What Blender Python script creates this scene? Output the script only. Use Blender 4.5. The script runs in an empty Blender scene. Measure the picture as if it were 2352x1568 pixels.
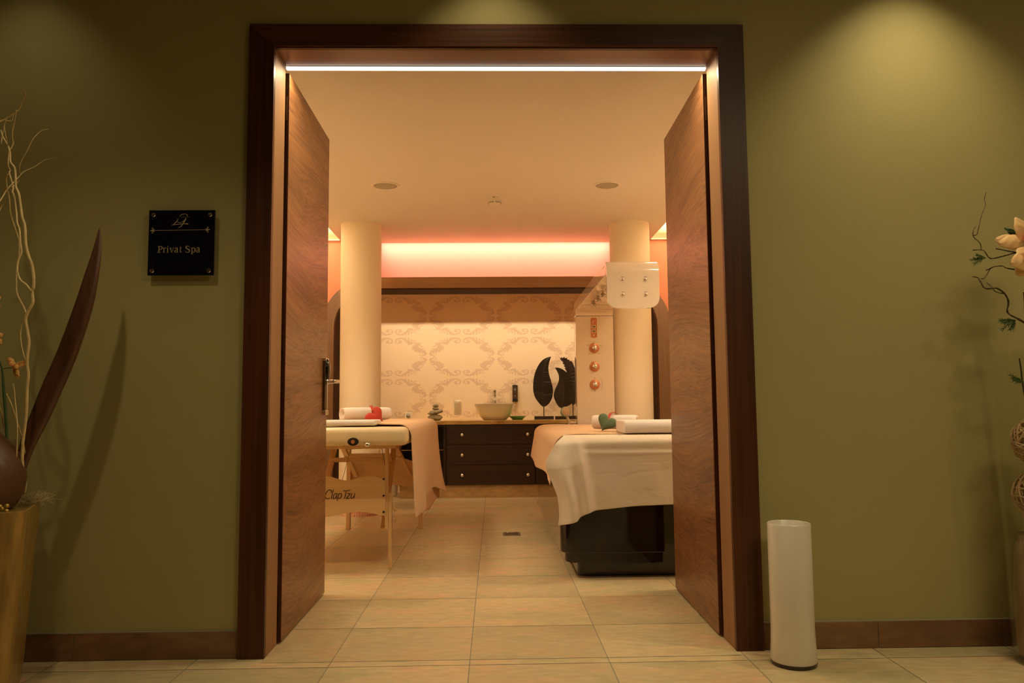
import bpy, bmesh, math, random
from mathutils import Vector, Matrix, geometry, noise
PI = math.pi
S = bpy.context.scene
COL = S.collection
rnd = random.Random(7)

# ------------------------------------------------------------------ materials
MATS = {}
def _nt(name):
    m = bpy.data.materials.new(name); m.use_nodes = True
    nt = m.node_tree; b = nt.nodes['Principled BSDF']
    MATS[name] = m
    return m, nt, b
def mat(name, col, rough=.5, metal=0., spec=.5, coat=0., bump=0., bscale=60., var=0., vscale=8., trans=0., emit=None, estr=0., sheen=0., stretch=(1, 1, 1), col2=None, detail=4):
    m, nt, b = _nt(name)
    b.inputs['Base Color'].default_value = (*col, 1)
    b.inputs['Roughness'].default_value = rough
    b.inputs['Metallic'].default_value = metal
    b.inputs['Specular IOR Level'].default_value = spec
    b.inputs['Coat Weight'].default_value = coat
    b.inputs['Coat Roughness'].default_value = .05
    b.inputs['Transmission Weight'].default_value = trans
    b.inputs['Sheen Weight'].default_value = sheen
    if emit:
        b.inputs['Emission Color'].default_value = (*emit, 1); b.inputs['Emission Strength'].default_value = estr
    tc = mp = None
    if bump or var:
        tc = nt.nodes.new('ShaderNodeTexCoord'); mp = nt.nodes.new('ShaderNodeMapping')
        mp.inputs['Scale'].default_value = stretch
        nt.links.new(tc.outputs['Object'], mp.inputs['Vector'])
    if var:
        n = nt.nodes.new('ShaderNodeTexNoise'); n.inputs['Scale'].default_value = vscale; n.inputs['Detail'].default_value = detail
        nt.links.new(mp.outputs[0], n.inputs['Vector'])
        r = nt.nodes.new('ShaderNodeValToRGB')
        c2 = col2 or tuple(c * (1 - var) for c in col)
        r.color_ramp.elements[0].position = .35; r.color_ramp.elements[1].position = .65
        r.color_ramp.elements[0].color = (*c2, 1); r.color_ramp.elements[1].color = (*col, 1)
        nt.links.new(n.outputs['Fac'], r.inputs[0]); nt.links.new(r.outputs[0], b.inputs['Base Color'])
    if bump:
        n = nt.nodes.new('ShaderNodeTexNoise'); n.inputs['Scale'].default_value = bscale; n.inputs['Detail'].default_value = 3
        nt.links.new(mp.outputs[0], n.inputs['Vector'])
        bp = nt.nodes.new('ShaderNodeBump'); bp.inputs['Strength'].default_value = bump; bp.inputs['Distance'].default_value = .01
        nt.links.new(n.outputs['Fac'], bp.inputs['Height']); nt.links.new(bp.outputs[0], b.inputs['Normal'])
    return m
def wood(name, dark, light, axis='Z', scale=1., rough=.35, coat=.2, wave=0., contrast=.5, spec=.5, fig=.42):
    """fine grain running along the given axis, with slow wandering figure"""
    m, nt, b = _nt(name)
    b.inputs['Roughness'].default_value = rough; b.inputs['Coat Weight'].default_value = coat; b.inputs['Coat Roughness'].default_value = .25
    tc = nt.nodes.new('ShaderNodeTexCoord')
    # low frequency warp
    nz = nt.nodes.new('ShaderNodeTexNoise'); nz.inputs['Scale'].default_value = 1.15; nz.inputs['Detail'].default_value = .6
    mpw = nt.nodes.new('ShaderNodeMapping')
    sw = [1.6, 1.6, 1.6]; sw['XYZ'.index(axis)] = .8
    mpw.inputs['Scale'].default_value = sw
    nt.links.new(tc.outputs['Object'], mpw.inputs[0]); nt.links.new(mpw.outputs[0], nz.inputs['Vector'])
    sub = nt.nodes.new('ShaderNodeVectorMath'); sub.operation = 'SUBTRACT'; sub.inputs[1].default_value = (.5, .5, .5)
    nt.links.new(nz.outputs['Color'], sub.inputs[0])
    scl = nt.nodes.new('ShaderNodeVectorMath'); scl.operation = 'SCALE'; scl.inputs['Scale'].default_value = wave
    nt.links.new(sub.outputs[0], scl.inputs[0])
    add = nt.nodes.new('ShaderNodeVectorMath'); add.operation = 'ADD'
    nt.links.new(tc.outputs['Object'], add.inputs[0]); nt.links.new(scl.outputs[0], add.inputs[1])
    mp = nt.nodes.new('ShaderNodeMapping')
    s = [70 * scale] * 3; s['XYZ'.index(axis)] = 1.1 * scale
    mp.inputs['Scale'].default_value = s
    nt.links.new(add.outputs[0], mp.inputs[0])
    n1 = nt.nodes.new('ShaderNodeTexNoise'); n1.inputs['Scale'].default_value = 1.; n1.inputs['Detail'].default_value = 6; n1.inputs['Roughness'].default_value = .65
    nt.links.new(mp.outputs[0], n1.inputs['Vector'])
    mp2 = nt.nodes.new('ShaderNodeMapping'); s2 = [9 * scale] * 3; s2['XYZ'.index(axis)] = .5 * scale
    mp2.inputs['Scale'].default_value = s2
    nt.links.new(add.outputs[0], mp2.inputs[0])
    n2 = nt.nodes.new('ShaderNodeTexNoise'); n2.inputs['Scale'].default_value = 1.; n2.inputs['Detail'].default_value = 3
    nt.links.new(mp2.outputs[0], n2.inputs['Vector'])
    mx = nt.nodes.new('ShaderNodeMix'); mx.data_type = 'FLOAT'; mx.inputs[0].default_value = fig; b.inputs['Specular IOR Level'].default_value = spec
    nt.links.new(n1.outputs['Fac'], mx.inputs[2]); nt.links.new(n2.outputs['Fac'], mx.inputs[3])
    r = nt.nodes.new('ShaderNodeValToRGB')
    r.color_ramp.elements[0].position = .5 - .22 * (1.15 - contrast); r.color_ramp.elements[1].position = .5 + .22 * (1.15 - contrast)
    r.color_ramp.elements[0].color = (*dark, 1); r.color_ramp.elements[1].color = (*light, 1)
    nt.links.new(mx.outputs[0], r.inputs[0]); nt.links.new(r.outputs[0], b.inputs['Base Color'])
    bp = nt.nodes.new('ShaderNodeBump'); bp.inputs['Strength'].default_value = .06; bp.inputs['Distance'].default_value = .003
    nt.links.new(n1.outputs['Fac'], bp.inputs['Height']); nt.links.new(bp.outputs[0], b.inputs['Normal'])
    return m
def tilemat(name, base, pink, grey, rough=.42, tint=True):
    m, nt, b = _nt(name)
    b.inputs['Roughness'].default_value = rough
    b.inputs['Specular IOR Level'].default_value = .45
    tc = nt.nodes.new('ShaderNodeTexCoord')
    mp = nt.nodes.new('ShaderNodeMapping'); mp.inputs['Scale'].default_value = (2.3, 4.6, 4.6)
    add = nt.nodes.new('ShaderNodeVectorMath'); add.operation = 'ADD'
    if tint:
        at = nt.nodes.new('ShaderNodeAttribute'); at.attribute_name = 'tint'
        sc = nt.nodes.new('ShaderNodeVectorMath'); sc.operation = 'SCALE'; sc.inputs['Scale'].default_value = 37.
        nt.links.new(at.outputs['Vector'], sc.inputs[0]); nt.links.new(sc.outputs[0], add.inputs[1])
    nt.links.new(tc.outputs['Object'], mp.inputs[0]); nt.links.new(mp.outputs[0], add.inputs[0])
    n = nt.nodes.new('ShaderNodeTexNoise'); n.inputs['Scale'].default_value = 1.2; n.inputs['Detail'].default_value = 7; n.inputs['Roughness'].default_value = .62; n.inputs['Distortion'].default_value = .6
    nt.links.new(add.outputs[0], n.inputs['Vector'])
    r = nt.nodes.new('ShaderNodeValToRGB'); e = r.color_ramp.elements
    e[0].position = .33; e[0].color = (*grey, 1); e[1].position = .70; e[1].color = (*pink, 1)
    x = e.new(.5); x.color = (*base, 1)
    nt.links.new(n.outputs['Fac'], r.inputs[0])
    n2 = nt.nodes.new('ShaderNodeTexNoise'); n2.inputs['Scale'].default_value = 26; n2.inputs['Detail'].default_value = 6
    mp2 = nt.nodes.new('ShaderNodeMapping'); mp2.inputs['Scale'].default_value = (.6, 1.6, 1.6)
    nt.links.new(tc.outputs['Object'], mp2.inputs[0]); nt.links.new(mp2.outputs[0], n2.inputs['Vector'])
    mr = nt.nodes.new('ShaderNodeMapRange'); mr.inputs[1].default_value = .3; mr.inputs[2].default_value = .7; mr.inputs[3].default_value = .86; mr.inputs[4].default_value = 1.09
    nt.links.new(n2.outputs['Fac'], mr.inputs[0])
    vm = nt.nodes.new('ShaderNodeVectorMath'); vm.operation = 'SCALE'
    nt.links.new(r.outputs[0], vm.inputs[0]); nt.links.new(mr.outputs[0], vm.inputs['Scale'])
    last = vm
    if tint:
        at2 = nt.nodes.new('ShaderNodeAttribute'); at2.attribute_name = 'tint'
        sp = nt.nodes.new('ShaderNodeSeparateXYZ'); nt.links.new(at2.outputs['Vector'], sp.inputs[0])
        mr2 = nt.nodes.new('ShaderNodeMapRange'); mr2.inputs[3].default_value = .86; mr2.inputs[4].default_value = 1.1
        nt.links.new(sp.outputs[0], mr2.inputs[0])
        v2 = nt.nodes.new('ShaderNodeVectorMath'); v2.operation = 'SCALE'
        nt.links.new(vm.outputs[0], v2.inputs[0]); nt.links.new(mr2.outputs[0], v2.inputs['Scale']); last = v2
    nt.links.new(last.outputs[0], b.inputs['Base Color'])
    bp = nt.nodes.new('ShaderNodeBump'); bp.inputs['Strength'].default_value = .35; bp.inputs['Distance'].default_value = .004
    nt.links.new(n2.outputs['Fac'], bp.inputs['Height']); nt.links.new(bp.outputs[0], b.inputs['Normal'])
    return m
def glass(name, col=(1, 1, 1), edge=.5):
    m = bpy.data.materials.new(name); m.use_nodes = True; nt = m.node_tree; nt.nodes.clear(); MATS[name] = m
    o = nt.nodes.new('ShaderNodeOutputMaterial'); t = nt.nodes.new('ShaderNodeBsdfTransparent'); g = nt.nodes.new('ShaderNodeBsdfGlossy')
    t.inputs[0].default_value = (*col, 1); g.inputs['Roughness'].default_value = .03; g.inputs[0].default_value = (1, 1, 1, 1)
    lw = nt.nodes.new('ShaderNodeLayerWeight'); lw.inputs['Blend'].default_value = .5
    pw = nt.nodes.new('ShaderNodeMath'); pw.operation = 'POWER'; pw.inputs[1].default_value = 3.5
    mr = nt.nodes.new('ShaderNodeMapRange'); mr.inputs[3].default_value = .03; mr.inputs[4].default_value = edge
    mx = nt.nodes.new('ShaderNodeMixShader')
    nt.links.new(lw.outputs['Facing'], pw.inputs[0]); nt.links.new(pw.outputs[0], mr.inputs[0])
    nt.links.new(mr.outputs[0], mx.inputs[0]); nt.links.new(t.outputs[0], mx.inputs[1]); nt.links.new(g.outputs[0], mx.inputs[2]); nt.links.new(mx.outputs[0], o.inputs[0])
    return m
def mosaic(name, a, bcol, grout, size):
    m, nt, b = _nt(name); b.inputs['Roughness'].default_value = .25
    tc = nt.nodes.new('ShaderNodeTexCoord')
    br = nt.nodes.new('ShaderNodeTexBrick'); br.offset = 0.
    br.inputs['Color1'].default_value = (*a, 1); br.inputs['Color2'].default_value = (*bcol, 1); br.inputs['Mortar'].default_value = (*grout, 1)
    br.inputs['Scale'].default_value = 1.; br.inputs['Mortar Size'].default_value = size * .09
    br.inputs['Brick Width'].default_value = size; br.inputs['Row Height'].default_value = size; br.inputs['Bias'].default_value = 0
    nt.links.new(tc.outputs['UV'], br.inputs['Vector']); nt.links.new(br.outputs['Color'], b.inputs['Base Color'])
    return m

mat('green_paint', (.40, .355, .15), .75, bump=.045, bscale=190, var=.06, vscale=1.5)
mat('ceiling_paint', (.80, .74, .66), .85, bump=.05, bscale=160)
mat('corridor_ceiling', (.35, .33, .25), .9)
mat('dark_wall', (.12, .10, .06), .9)
mat('salmon_paint', (.86, .38, .24), .7, bump=.01, bscale=130)
mat('pillar_paint', (.88, .77, .60), .6, bump=.05, bscale=120)
mat('wallpaper', (.84, .67, .46), .55, bump=.04, bscale=300)
mat('wallpaper_print', (.69, .515, .35), .5)
wood('walnut_casing', (.034, .0098, .003), (.11, .033, .0095), 'Z', 1.2, rough=.42, coat=.04, spec=.3)
wood('walnut_casing_x', (.034, .0098, .003), (.11, .033, .0095), 'X', 1.2, rough=.38, coat=.10, spec=.35)
wood('walnut_jamb_lit', (.23, .108, .042), (.33, .17, .068), 'Z', 1.6, rough=.6, coat=.0, contrast=.3)  # door walnut made paler; strip light's gleam put into the colour
wood('walnut_jamb_x', (.17, .07, .026), (.26, .12, .045), 'X', 1.6, rough=.35, coat=.2, contrast=.3)
wood('walnut_door', (.105, .038, .014), (.31, .135, .05), 'Y', 1.7, rough=.42, coat=.10, wave=.34, contrast=.55, fig=.3)
wood('portal_wood_lit', (.23, .12, .045), (.36, .21, .09), 'X', 1.3, rough=.4, coat=.1, contrast=.4)  # beam: same wood as the posts, paler to carry the light on it
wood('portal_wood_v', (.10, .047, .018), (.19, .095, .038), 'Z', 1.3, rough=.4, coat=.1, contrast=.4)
mat('portal_lining_shaded', (.05, .02, .008), .75, spec=.1)  # portal wood darkened so the soffit reads as shaded
wood('wenge', (.012, .0030, .0007), (.036, .0105, .002), 'X', 1.5, rough=.36, coat=.0)
wood('beech', (.62, .40, .20), (.74, .52, .29), 'Z', 2, rough=.4, coat=.1, contrast=.2)
wood('beech_x', (.60, .38, .19), (.72, .50, .27), 'X', 2, rough=.4, coat=.1, contrast=.2)
tilemat('floor_tile', (.60, .48, .275), (.66, .44, .25), (.49, .43, .24))
mat('grout', (.30, .27, .20), .9)
tilemat('skirting_tile', (.20, .105, .050), (.27, .145, .07), (.13, .065, .032), tint=False)
tilemat('plinth_tile', (.50, .33, .15), (.58, .40, .19), (.42, .27, .12), tint=False)
tilemat('granite', (.62, .44, .17), (.74, .58, .30), (.40, .22, .07), rough=.12, tint=False)
mat('led_white', (1, 1, 1), .5, emit=(1, .95, .80), estr=2.2)
mat('led_warm', (1, .9, .8), .5, emit=(1, .66, .36), estr=1.)
mat('black_gloss', (.004, .002, .003), .05, coat=.35, spec=.35)
mat('black_plastic', (.012, .011, .011), .35)
mat('plate_black', (.004, .004, .009), .12, coat=.6)
mat('chrome', (.82, .80, .76), .12, metal=1)
mat('brushed_steel', (.45, .40, .34), .32, metal=1)
mat('bronze_dark', (.16, .11, .07), .3, metal=1)
mat('sign_print', (.42, .33, .18), .4)
mat('white_gloss', (.82, .78, .72), .12, coat=.6)
mat('cream_gloss', (.80, .67, .54), .10, coat=.8)
mat('copper', (.55, .20, .09), .38, metal=.35)
mat('ceramic', (.84, .80, .70), .08, coat=.7)
mat('cream_vinyl', (.76, .60, .36), .38, coat=.15, bump=.05, bscale=30)
mat('white_plastic', (.80, .74, .62), .4)
mat('diffuser', (.40, .36, .27), .5)
mat('towel_white', (.84, .76, .72), .95, bump=.4, bscale=420, sheen=.1)
mat('towel_peach', (.86, .575, .345), .95, bump=.8, bscale=260, sheen=.1, var=.12, vscale=120)
mat('towel_lining', (.70, .43, .26), .95, bump=.4, bscale=260)
def sheetmat():
    m = mat('sheet_white', (.75, .64, .52), .8, sheen=.15)
    nt = m.node_tree; b = nt.nodes['Principled BSDF']
    tc = nt.nodes.new('ShaderNodeTexCoord'); mp = nt.nodes.new('ShaderNodeMapping'); mp.inputs['Scale'].default_value = (3, 3, 7); mp.inputs['Rotation'].default_value = (0, .25, 0)
    n = nt.nodes.new('ShaderNodeTexNoise'); n.inputs['Scale'].default_value = 1.6; n.inputs['Detail'].default_value = 4; n.inputs['Distortion'].default_value = 1.2
    bp = nt.nodes.new('ShaderNodeBump'); bp.inputs['Strength'].default_value = .35; bp.inputs['Distance'].default_value = .012
    nt.links.new(tc.outputs['Object'], mp.inputs[0]); nt.links.new(mp.outputs[0], n.inputs['Vector']); nt.links.new(n.outputs['Fac'], bp.inputs['Height']); nt.links.new(bp.outputs[0], b.inputs['Normal'])
sheetmat()
mat('felt_red', (.36, .024, .007), .9, bump=.3, bscale=300, sheen=.1)
mat('felt_green', (.085, .13, .065), .9, bump=.3, bscale=300, sheen=.1)
mat('stone', (.42, .36, .22), .8, var=.4, vscale=60, bump=.4, bscale=80)
mat('wax', (.96, .92, .80), .5)
_w = MATS['wax'].node_tree.nodes['Principled BSDF']; _w.inputs['Subsurface Weight'].default_value = .9; _w.inputs['Subsurface Radius'].default_value = (1., .7, .4); _w.inputs['Subsurface Scale'].default_value = .08
glass('clear_glass', (.998, .998, .995), edge=.6)
glass('vase_glass', (.985, .99, .975), edge=.35)
mat('green_glass', (.18, .42, .10), .06, trans=.55, coat=.3)
mat('leaf_carving', (.020, .011, .006), .3, coat=.4)
mat('mint_plastic', (.22, .42, .30), .35)
mat('gold_lacquer', (.47, .29, .08), .38, metal=.3, coat=.3, var=.35, vscale=9, stretch=(6, 6, .8))
mat('gold_ball', (.60, .42, .10), .25, metal=.7)
def stripes():
    m, nt, b = _nt('striped_vase'); b.inputs['Roughness'].default_value = .45
    tc = nt.nodes.new('ShaderNodeTexCoord'); g = nt.nodes.new('ShaderNodeTexWave'); g.wave_type = 'BANDS'; g.bands_direction = 'X'
    g.inputs['Scale'].default_value = 9.; g.inputs['Distortion'].default_value = 1.1; g.inputs['Detail'].default_value = 3; g.inputs['Detail Scale'].default_value = 4
    r = nt.nodes.new('ShaderNodeValToRGB'); r.color_ramp.elements[0].color = (.035, .012, .006, 1); r.color_ramp.elements[1].color = (.19, .085, .04, 1)
    nt.links.new(tc.outputs['UV'], g.inputs['Vector']); nt.links.new(g.outputs['Fac'], r.inputs[0]); nt.links.new(r.outputs[0], b.inputs['Base Color'])
stripes()
wood('palm_sheath', (.045, .016, .008), (.12, .045, .02), 'Z', 1.8, rough=.4, coat=.1)
mat('willow', (.80, .62, .30), .7, var=.25, vscale=40)
mat('sisal', (.55, .45, .25), .9)
mat('orchid_petal', (.80, .50, .13), .6, var=.35, vscale=60, col2=(.75, .32, .10))
mat('orchid_lip', (.55, .10, .05), .6)
mat('plant_stem', (.045, .10, .03), .5)
mat('amaryllis_petal', (.88, .56, .24), .55, var=.2, vscale=25, sheen=.2)
mat('stamen_red', (.65, .05, .03), .6)
mat('bark', (.075, .048, .03), .9, bump=.8, bscale=120, var=.4, vscale=60)
mat('juniper', (.07, .13, .035), .7)
mat('rattan', (.50, .34, .18), .6)
mat('log_bark', (.36, .24, .13), .9, bump=.8, bscale=50, var=.35, vscale=14, stretch=(1, 1, .3))
mat('milk_glass', (.72, .66, .57), .28, coat=.35)
mat('dark_base', (.03, .02, .02), .15)
mosaic('mosaic_pink', (.62, .20, .13), (.78, .42, .30), (.86, .72, .60), .02)
mat('brushed_brass', (.42, .30, .16), .35, metal=.9)
mat('lcd', (.22, .17, .05), .3)
mat('ink', (.035, .012, .006), .5)
mat('sink_body', (.85, .80, .66), .08, coat=.7)

# ------------------------------------------------------------------ mesh builder
def catmull(pts, n=6):
    P = [tuple(p) for p in pts]
    if len(P) < 3: return P
    out = []
    k = len(P[0])
    for i in range(len(P) - 1):
        a = P[max(i - 1, 0)]; b = P[i]; c = P[i + 1]; d = P[min(i + 2, len(P) - 1)]
        for j in range(n):
            t = j / n
            out.append(tuple(.5 * ((2 * b[q]) + (-a[q] + c[q]) * t + (2 * a[q] - 5 * b[q] + 4 * c[q] - d[q]) * t * t + (-a[q] + 3 * b[q] - 3 * c[q] + d[q]) * t ** 3) for q in range(k)))
    out.append(P[-1])
    return out

class MB:
    def __init__(s): s.v = []; s.f = []; s.m = []; s.cm = 0; s.ns = 0
    def face(s, idx): s.f.append(tuple(idx)); s.m.append(s.cm)
    def add(s, vs, fs):
        o = len(s.v); s.v.extend([tuple(v) for v in vs])
        for f in fs: s.face([o + i for i in f])
        return o
    def box(s, x0, x1, y0, y1, z0, z1):
        s.add([(x0, y0, z0), (x1, y0, z0), (x1, y1, z0), (x0, y1, z0), (x0, y0, z1), (x1, y0, z1), (x1, y1, z1), (x0, y1, z1)],
              [(0, 3, 2, 1), (4, 5, 6, 7), (0, 1, 5, 4), (1, 2, 6, 5), (2, 3, 7, 6), (3, 0, 4, 7)])
    def bar(s, a, b, w, h, up=(0, 0, 1)):
        a = Vector(a); b = Vector(b); d = (b - a).normalized(); u = Vector(up)
        r = d.cross(u)
        if r.length < 1e-4: r = d.cross(Vector((1, 0, 0)))
        r.normalize(); u = r.cross(d).normalized()
        vs = []
        for p in (a, b):
            for sx, sy in ((-1, -1), (1, -1), (1, 1), (-1, 1)): vs.append(p + r * sx * w / 2 + u * sy * h / 2)
        s.add(vs, [(0, 3, 2, 1), (4, 5, 6, 7), (0, 1, 5, 4), (1, 2, 6, 5), (2, 3, 7, 6), (3, 0, 4, 7)])
    def cyl(s, a, b, r, r2=None, n=24, cap=True):
        a = Vector(a); b = Vector(b); d = (b - a).normalized(); r2 = r if r2 is None else r2
        x = d.orthogonal().normalized(); y = d.cross(x)
        vs = []
        for p, rr in ((a, r), (b, r2)):
            for i in range(n):
                t = 2 * PI * i / n; vs.append(p + x * math.cos(t) * rr + y * math.sin(t) * rr)
        fs = [(i, (i + 1) % n, n + (i + 1) % n, n + i) for i in range(n)]
        if cap: fs += [tuple(range(n - 1, -1, -1)), tuple(range(n, 2 * n))]
        s.add(vs, fs)
    def lathe(s, prof, c=(0, 0, 0), n=40, close=False, M=None, sq=0):
        """prof: (r,z). sq>0 makes a rounded-square section"""
        vs = []
        for r, z in prof:
            for i in range(n):
                t = 2 * PI * i / n
                k = 1.
                if sq: k = 1 / ((abs(math.cos(t)) ** sq + abs(math.sin(t)) ** sq) ** (1 / sq))
                p = Vector((r * k * math.cos(t), r * k * math.sin(t), z))
                if M: p = M @ p
                vs.append(p + Vector(c))
        fs = []
        for j in range(len(prof) - 1):
            for i in range(n):
                a = j * n + i; b = j * n + (i + 1) % n
                fs.append((a, b, b + n, a + n))
        o = s.add(vs, fs)
        if not close:
            if prof[0][0] > 1e-6: s.face([o + i for i in range(n - 1, -1, -1)])
            if prof[-1][0] > 1e-6: s.face([o + (len(prof) - 1) * n + i for i in range(n)])
    def tube(s, pts, n=8, cap=True, flat=1., smooth=0):
        """pts (x,y,z,r)"""
        if smooth: pts = catmull(pts, smooth)
        P = [Vector(p[:3]) for p in pts]; R = [p[3] for p in pts]
        prev = None; vs = []
        for i, p in enumerate(P):
            d = (P[min(i + 1, len(P) - 1)] - P[max(i - 1, 0)])
            d = d.normalized() if d.length > 1e-9 else Vector((0, 0, 1))
            if prev is None: x = d.cross(Vector((0, 1, 0))); x = x.normalized() if x.length > 1e-3 else d.orthogonal().normalized()
            else:
                x = prev - d * prev.dot(d); x.normalize()
            prev = x; y = d.cross(x)
            for k in range(n):
                t = 2 * PI * k / n; vs.append(p + x * math.cos(t) * R[i] + y * math.sin(t) * R[i] * flat)
        fs = []
        for j in range(len(P) - 1):
            for k in range(n):
                a = j * n + k; b = j * n + (k + 1) % n; fs.append((a, b, b + n, a + n))
        if cap: fs += [tuple(range(n - 1, -1, -1)), tuple((len(P) - 1) * n + k for k in range(n))]
        s.add(vs, fs)
    def blob(s, c, rx, ry, rz, rot=(0, 0, 0), amp=0., fr=3., seed=0, seg=24, ring=14):
        M = Matrix.Rotation(rot[2], 3, 'Z') @ Matrix.Rotation(rot[1], 3, 'Y') @ Matrix.Rotation(rot[0], 3, 'X')
        vs = []
        for j in range(ring + 1):
            ph = PI * j / ring
            for i in range(seg):
                t = 2 * PI * i / seg; p = Vector((math.sin(ph) * math.cos(t), math.sin(ph) * math.sin(t), math.cos(ph)))
                k = 1 + amp * noise.noise(p * fr + Vector((seed * 7.1, seed, 0)))
                vs.append(M @ Vector((p.x * rx * k, p.y * ry * k, p.z * rz * k)) + Vector(c))
        fs = []
        for j in range(ring):
            for i in range(seg):
                a = j * seg + i; b = j * seg + (i + 1) % seg; fs.append((a, a + seg, b + seg, b))
        s.add(vs, fs)
    def grid(s, fn, nu, nv):
        vs = [fn(i / nu, j / nv) for j in range(nv + 1) for i in range(nu + 1)]
        fs = [(j * (nu + 1) + i, j * (nu + 1) + i + 1, (j + 1) * (nu + 1) + i + 1, (j + 1) * (nu + 1) + i) for j in range(nv) for i in range(nu)]
        s.add(vs, fs)
    def poly(s, pts, f, t=0.):
        """filled simple polygon; pts 2D, f maps (u,v,w)->xyz, t thickness"""
        tri = geometry.tessellate_polygon([[Vector((p[0], p[1], 0)) for p in pts]])
        n = len(pts)
        o = len(s.v); s.v.extend([tuple(f(p[0], p[1], 0)) for p in pts])
        for a, b, c in tri: s.face((o + a, o + b, o + c))
        if t:
            s.v.extend([tuple(f(p[0], p[1], t)) for p in pts])
            for a, b, c in tri: s.face((o + n + c, o + n + b, o + n + a))
            for i in range(n):
                j = (i + 1) % n; s.face((o + i, o + j, o + n + j, o + n + i))
    def stroke(s, pts, f, w=None, t=0., smooth=5):
        """ribbon along (u,v[,w]) points"""
        P = [p if len(p) > 2 else (p[0], p[1], w) for p in pts]
        s.ns += 1; f0 = f; dz = s.ns * 3e-5
        f = (lambda u, v, q: f0(u, v, q + dz)) if t else f0
        if smooth and len(P) > 2: P = catmull(P, smooth)
        L = []; R = []
        for i, p in enumerate(P):
            a = P[max(i - 1, 0)]; b = P[min(i + 1, len(P) - 1)]
            dx, dy = b[0] - a[0], b[1] - a[1]; l = math.hypot(dx, dy) or 1
            nx, ny = -dy / l, dx / l
            L.append((p[0] + nx * p[2] / 2, p[1] + ny * p[2] / 2)); R.append((p[0] - nx * p[2] / 2, p[1] - ny * p[2] / 2))
        n = len(P); o = len(s.v)
        lay = [0, t] if t else [0]
        for q in lay:
            s.v.extend([tuple(f(*p, q)) for p in L]); s.v.extend([tuple(f(*p, q)) for p in R])
        for k, q in enumerate(lay):
            b = o + k * 2 * n
            for i in range(n - 1): s.face((b + i, b + i + 1, b + n + i + 1, b + n + i))
        if t:
            a, b = o, o + 2 * n
            for i in range(n - 1):
                s.face((a + i, a + i + 1, b + i + 1, b + i)); s.face((a + n + i, b + n + i, b + n + i + 1, a + n + i + 1))
            s.face((a, b, b + n, a + n)); s.face((a + n - 1, a + 2 * n - 1, b + 2 * n - 1, b + n - 1))
    def build(s, name, mats, parent=None, loc=None, smooth=False, bevel=0., sub=0, solid=0., auto=None, uvf=None, fixn=True):
        me = bpy.data.meshes.new(name)
        o3 = Vector(loc) if loc is not None else Vector((0, 0, 0))
        me.from_pydata([tuple(Vector(v) - o3) for v in s.v], [], s.f)
        if not isinstance(mats, (list, tuple)): mats = [mats]
        for m in mats: me.materials.append(MATS[m])
        for p, k in zip(me.polygons, s.m): p.material_index = k
        if fixn:
            bm = bmesh.new(); bm.from_mesh(me); bmesh.ops.recalc_face_normals(bm, faces=bm.faces); bm.to_mesh(me); bm.free()
        if uvf:
            uv = me.uv_layers.new(name='UVMap')
            for l in me.loops:
                uv.data[l.index].uv = uvf(Vector(me.vertices[l.vertex_index].co) + o3)
        if smooth: me.polygons.foreach_set('use_smooth', [True] * len(me.polygons))
        ob = bpy.data.objects.new(name, me); COL.objects.link(ob)
        if parent is not None:
            ob.parent = parent
            ob.location = o3 - WLOC.get(parent, Vector((0, 0, 0)))
        else: ob.location = o3
        WLOC[ob] = o3
        if bevel:
            b = ob.modifiers.new('bevel', 'BEVEL'); b.width = bevel; b.segments = 3; b.limit_method = 'ANGLE'; b.angle_limit = .6
            me.polygons.foreach_set('use_smooth', [True] * len(me.polygons))
            wn = ob.modifiers.new('wn', 'WEIGHTED_NORMAL'); wn.keep_sharp = True
        if solid:
            q = ob.modifiers.new('solid', 'SOLIDIFY'); q.thickness = solid; q.offset = 0
        if sub:
            q = ob.modifiers.new('sub', 'SUBSURF'); q.levels = sub; q.render_levels = sub
        if auto and not bevel:
            try:
                me.set_sharp_from_angle(angle=auto)
            except Exception: pass
        return ob
WLOC = {}
def thing(name, label, cat, loc=(0, 0, 0), group=None, kind=None):
    o = bpy.data.objects.new(name, None); o.empty_display_size = .05; COL.objects.link(o); o.location = loc
    WLOC[o] = Vector(loc); o['label'] = label; o['category'] = cat
    if group: o['group'] = group
    if kind: o['kind'] = kind
    return o
def tag(o, label, cat, group=None, kind=None):
    o['label'] = label; o['category'] = cat
    if group: o['group'] = group
    if kind: o['kind'] = kind
    return o
def struct(o, label, cat): return tag(o, label, cat, kind='structure')

# ------------------------------------------------------------------ FLOOR
TW, TD = .4502, .4335; X0 = -.0852
m = MB(); m.box(-3.4, 3.4, -4.2, 5.1, -.05, -.0012)
m.cm = 1
tints = []
ys = [-.1114 - TW * k for k in range(9, -1, -1)] + [-.060] + [-.1114 + TD * k for k in range(1, 13)]
xs = [X0 + TW * k for k in range(-8, 9)]
for j in range(len(ys) - 1):
    for i in range(len(xs) - 1):
        g = .0017
        a, b, c, d = xs[i] + g, xs[i + 1] - g, ys[j] + g, ys[j + 1] - g
        tt = (rnd.random(), rnd.random(), rnd.random()); L, R = -.766, .805; parts = [(a, b, c, d)]
        if abs(ys[j] + .1114) < 1e-6:     # border strip: cut short at the doorway, up to the wall beside it
            parts = [(max(a, L), min(b, R), c, d), (a, min(b, L), c, -.001), (max(a, R), b, c, -.001)]
        elif abs(ys[j] + .060) < 1e-6:
            parts = [(max(a, L), min(b, R), c, d), (a, min(b, L), .06, d), (max(a, R), b, .06, d)]
        for (a, b, c, d) in parts:
            if b - a < .002: continue
            m.add([(a, c, 0), (b, c, 0), (b, d, 0), (a, d, 0)], [(0, 1, 2, 3)]); tints.append(tt)
fl = m.build('floor', ['grout', 'floor_tile'], fixn=False)
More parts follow.
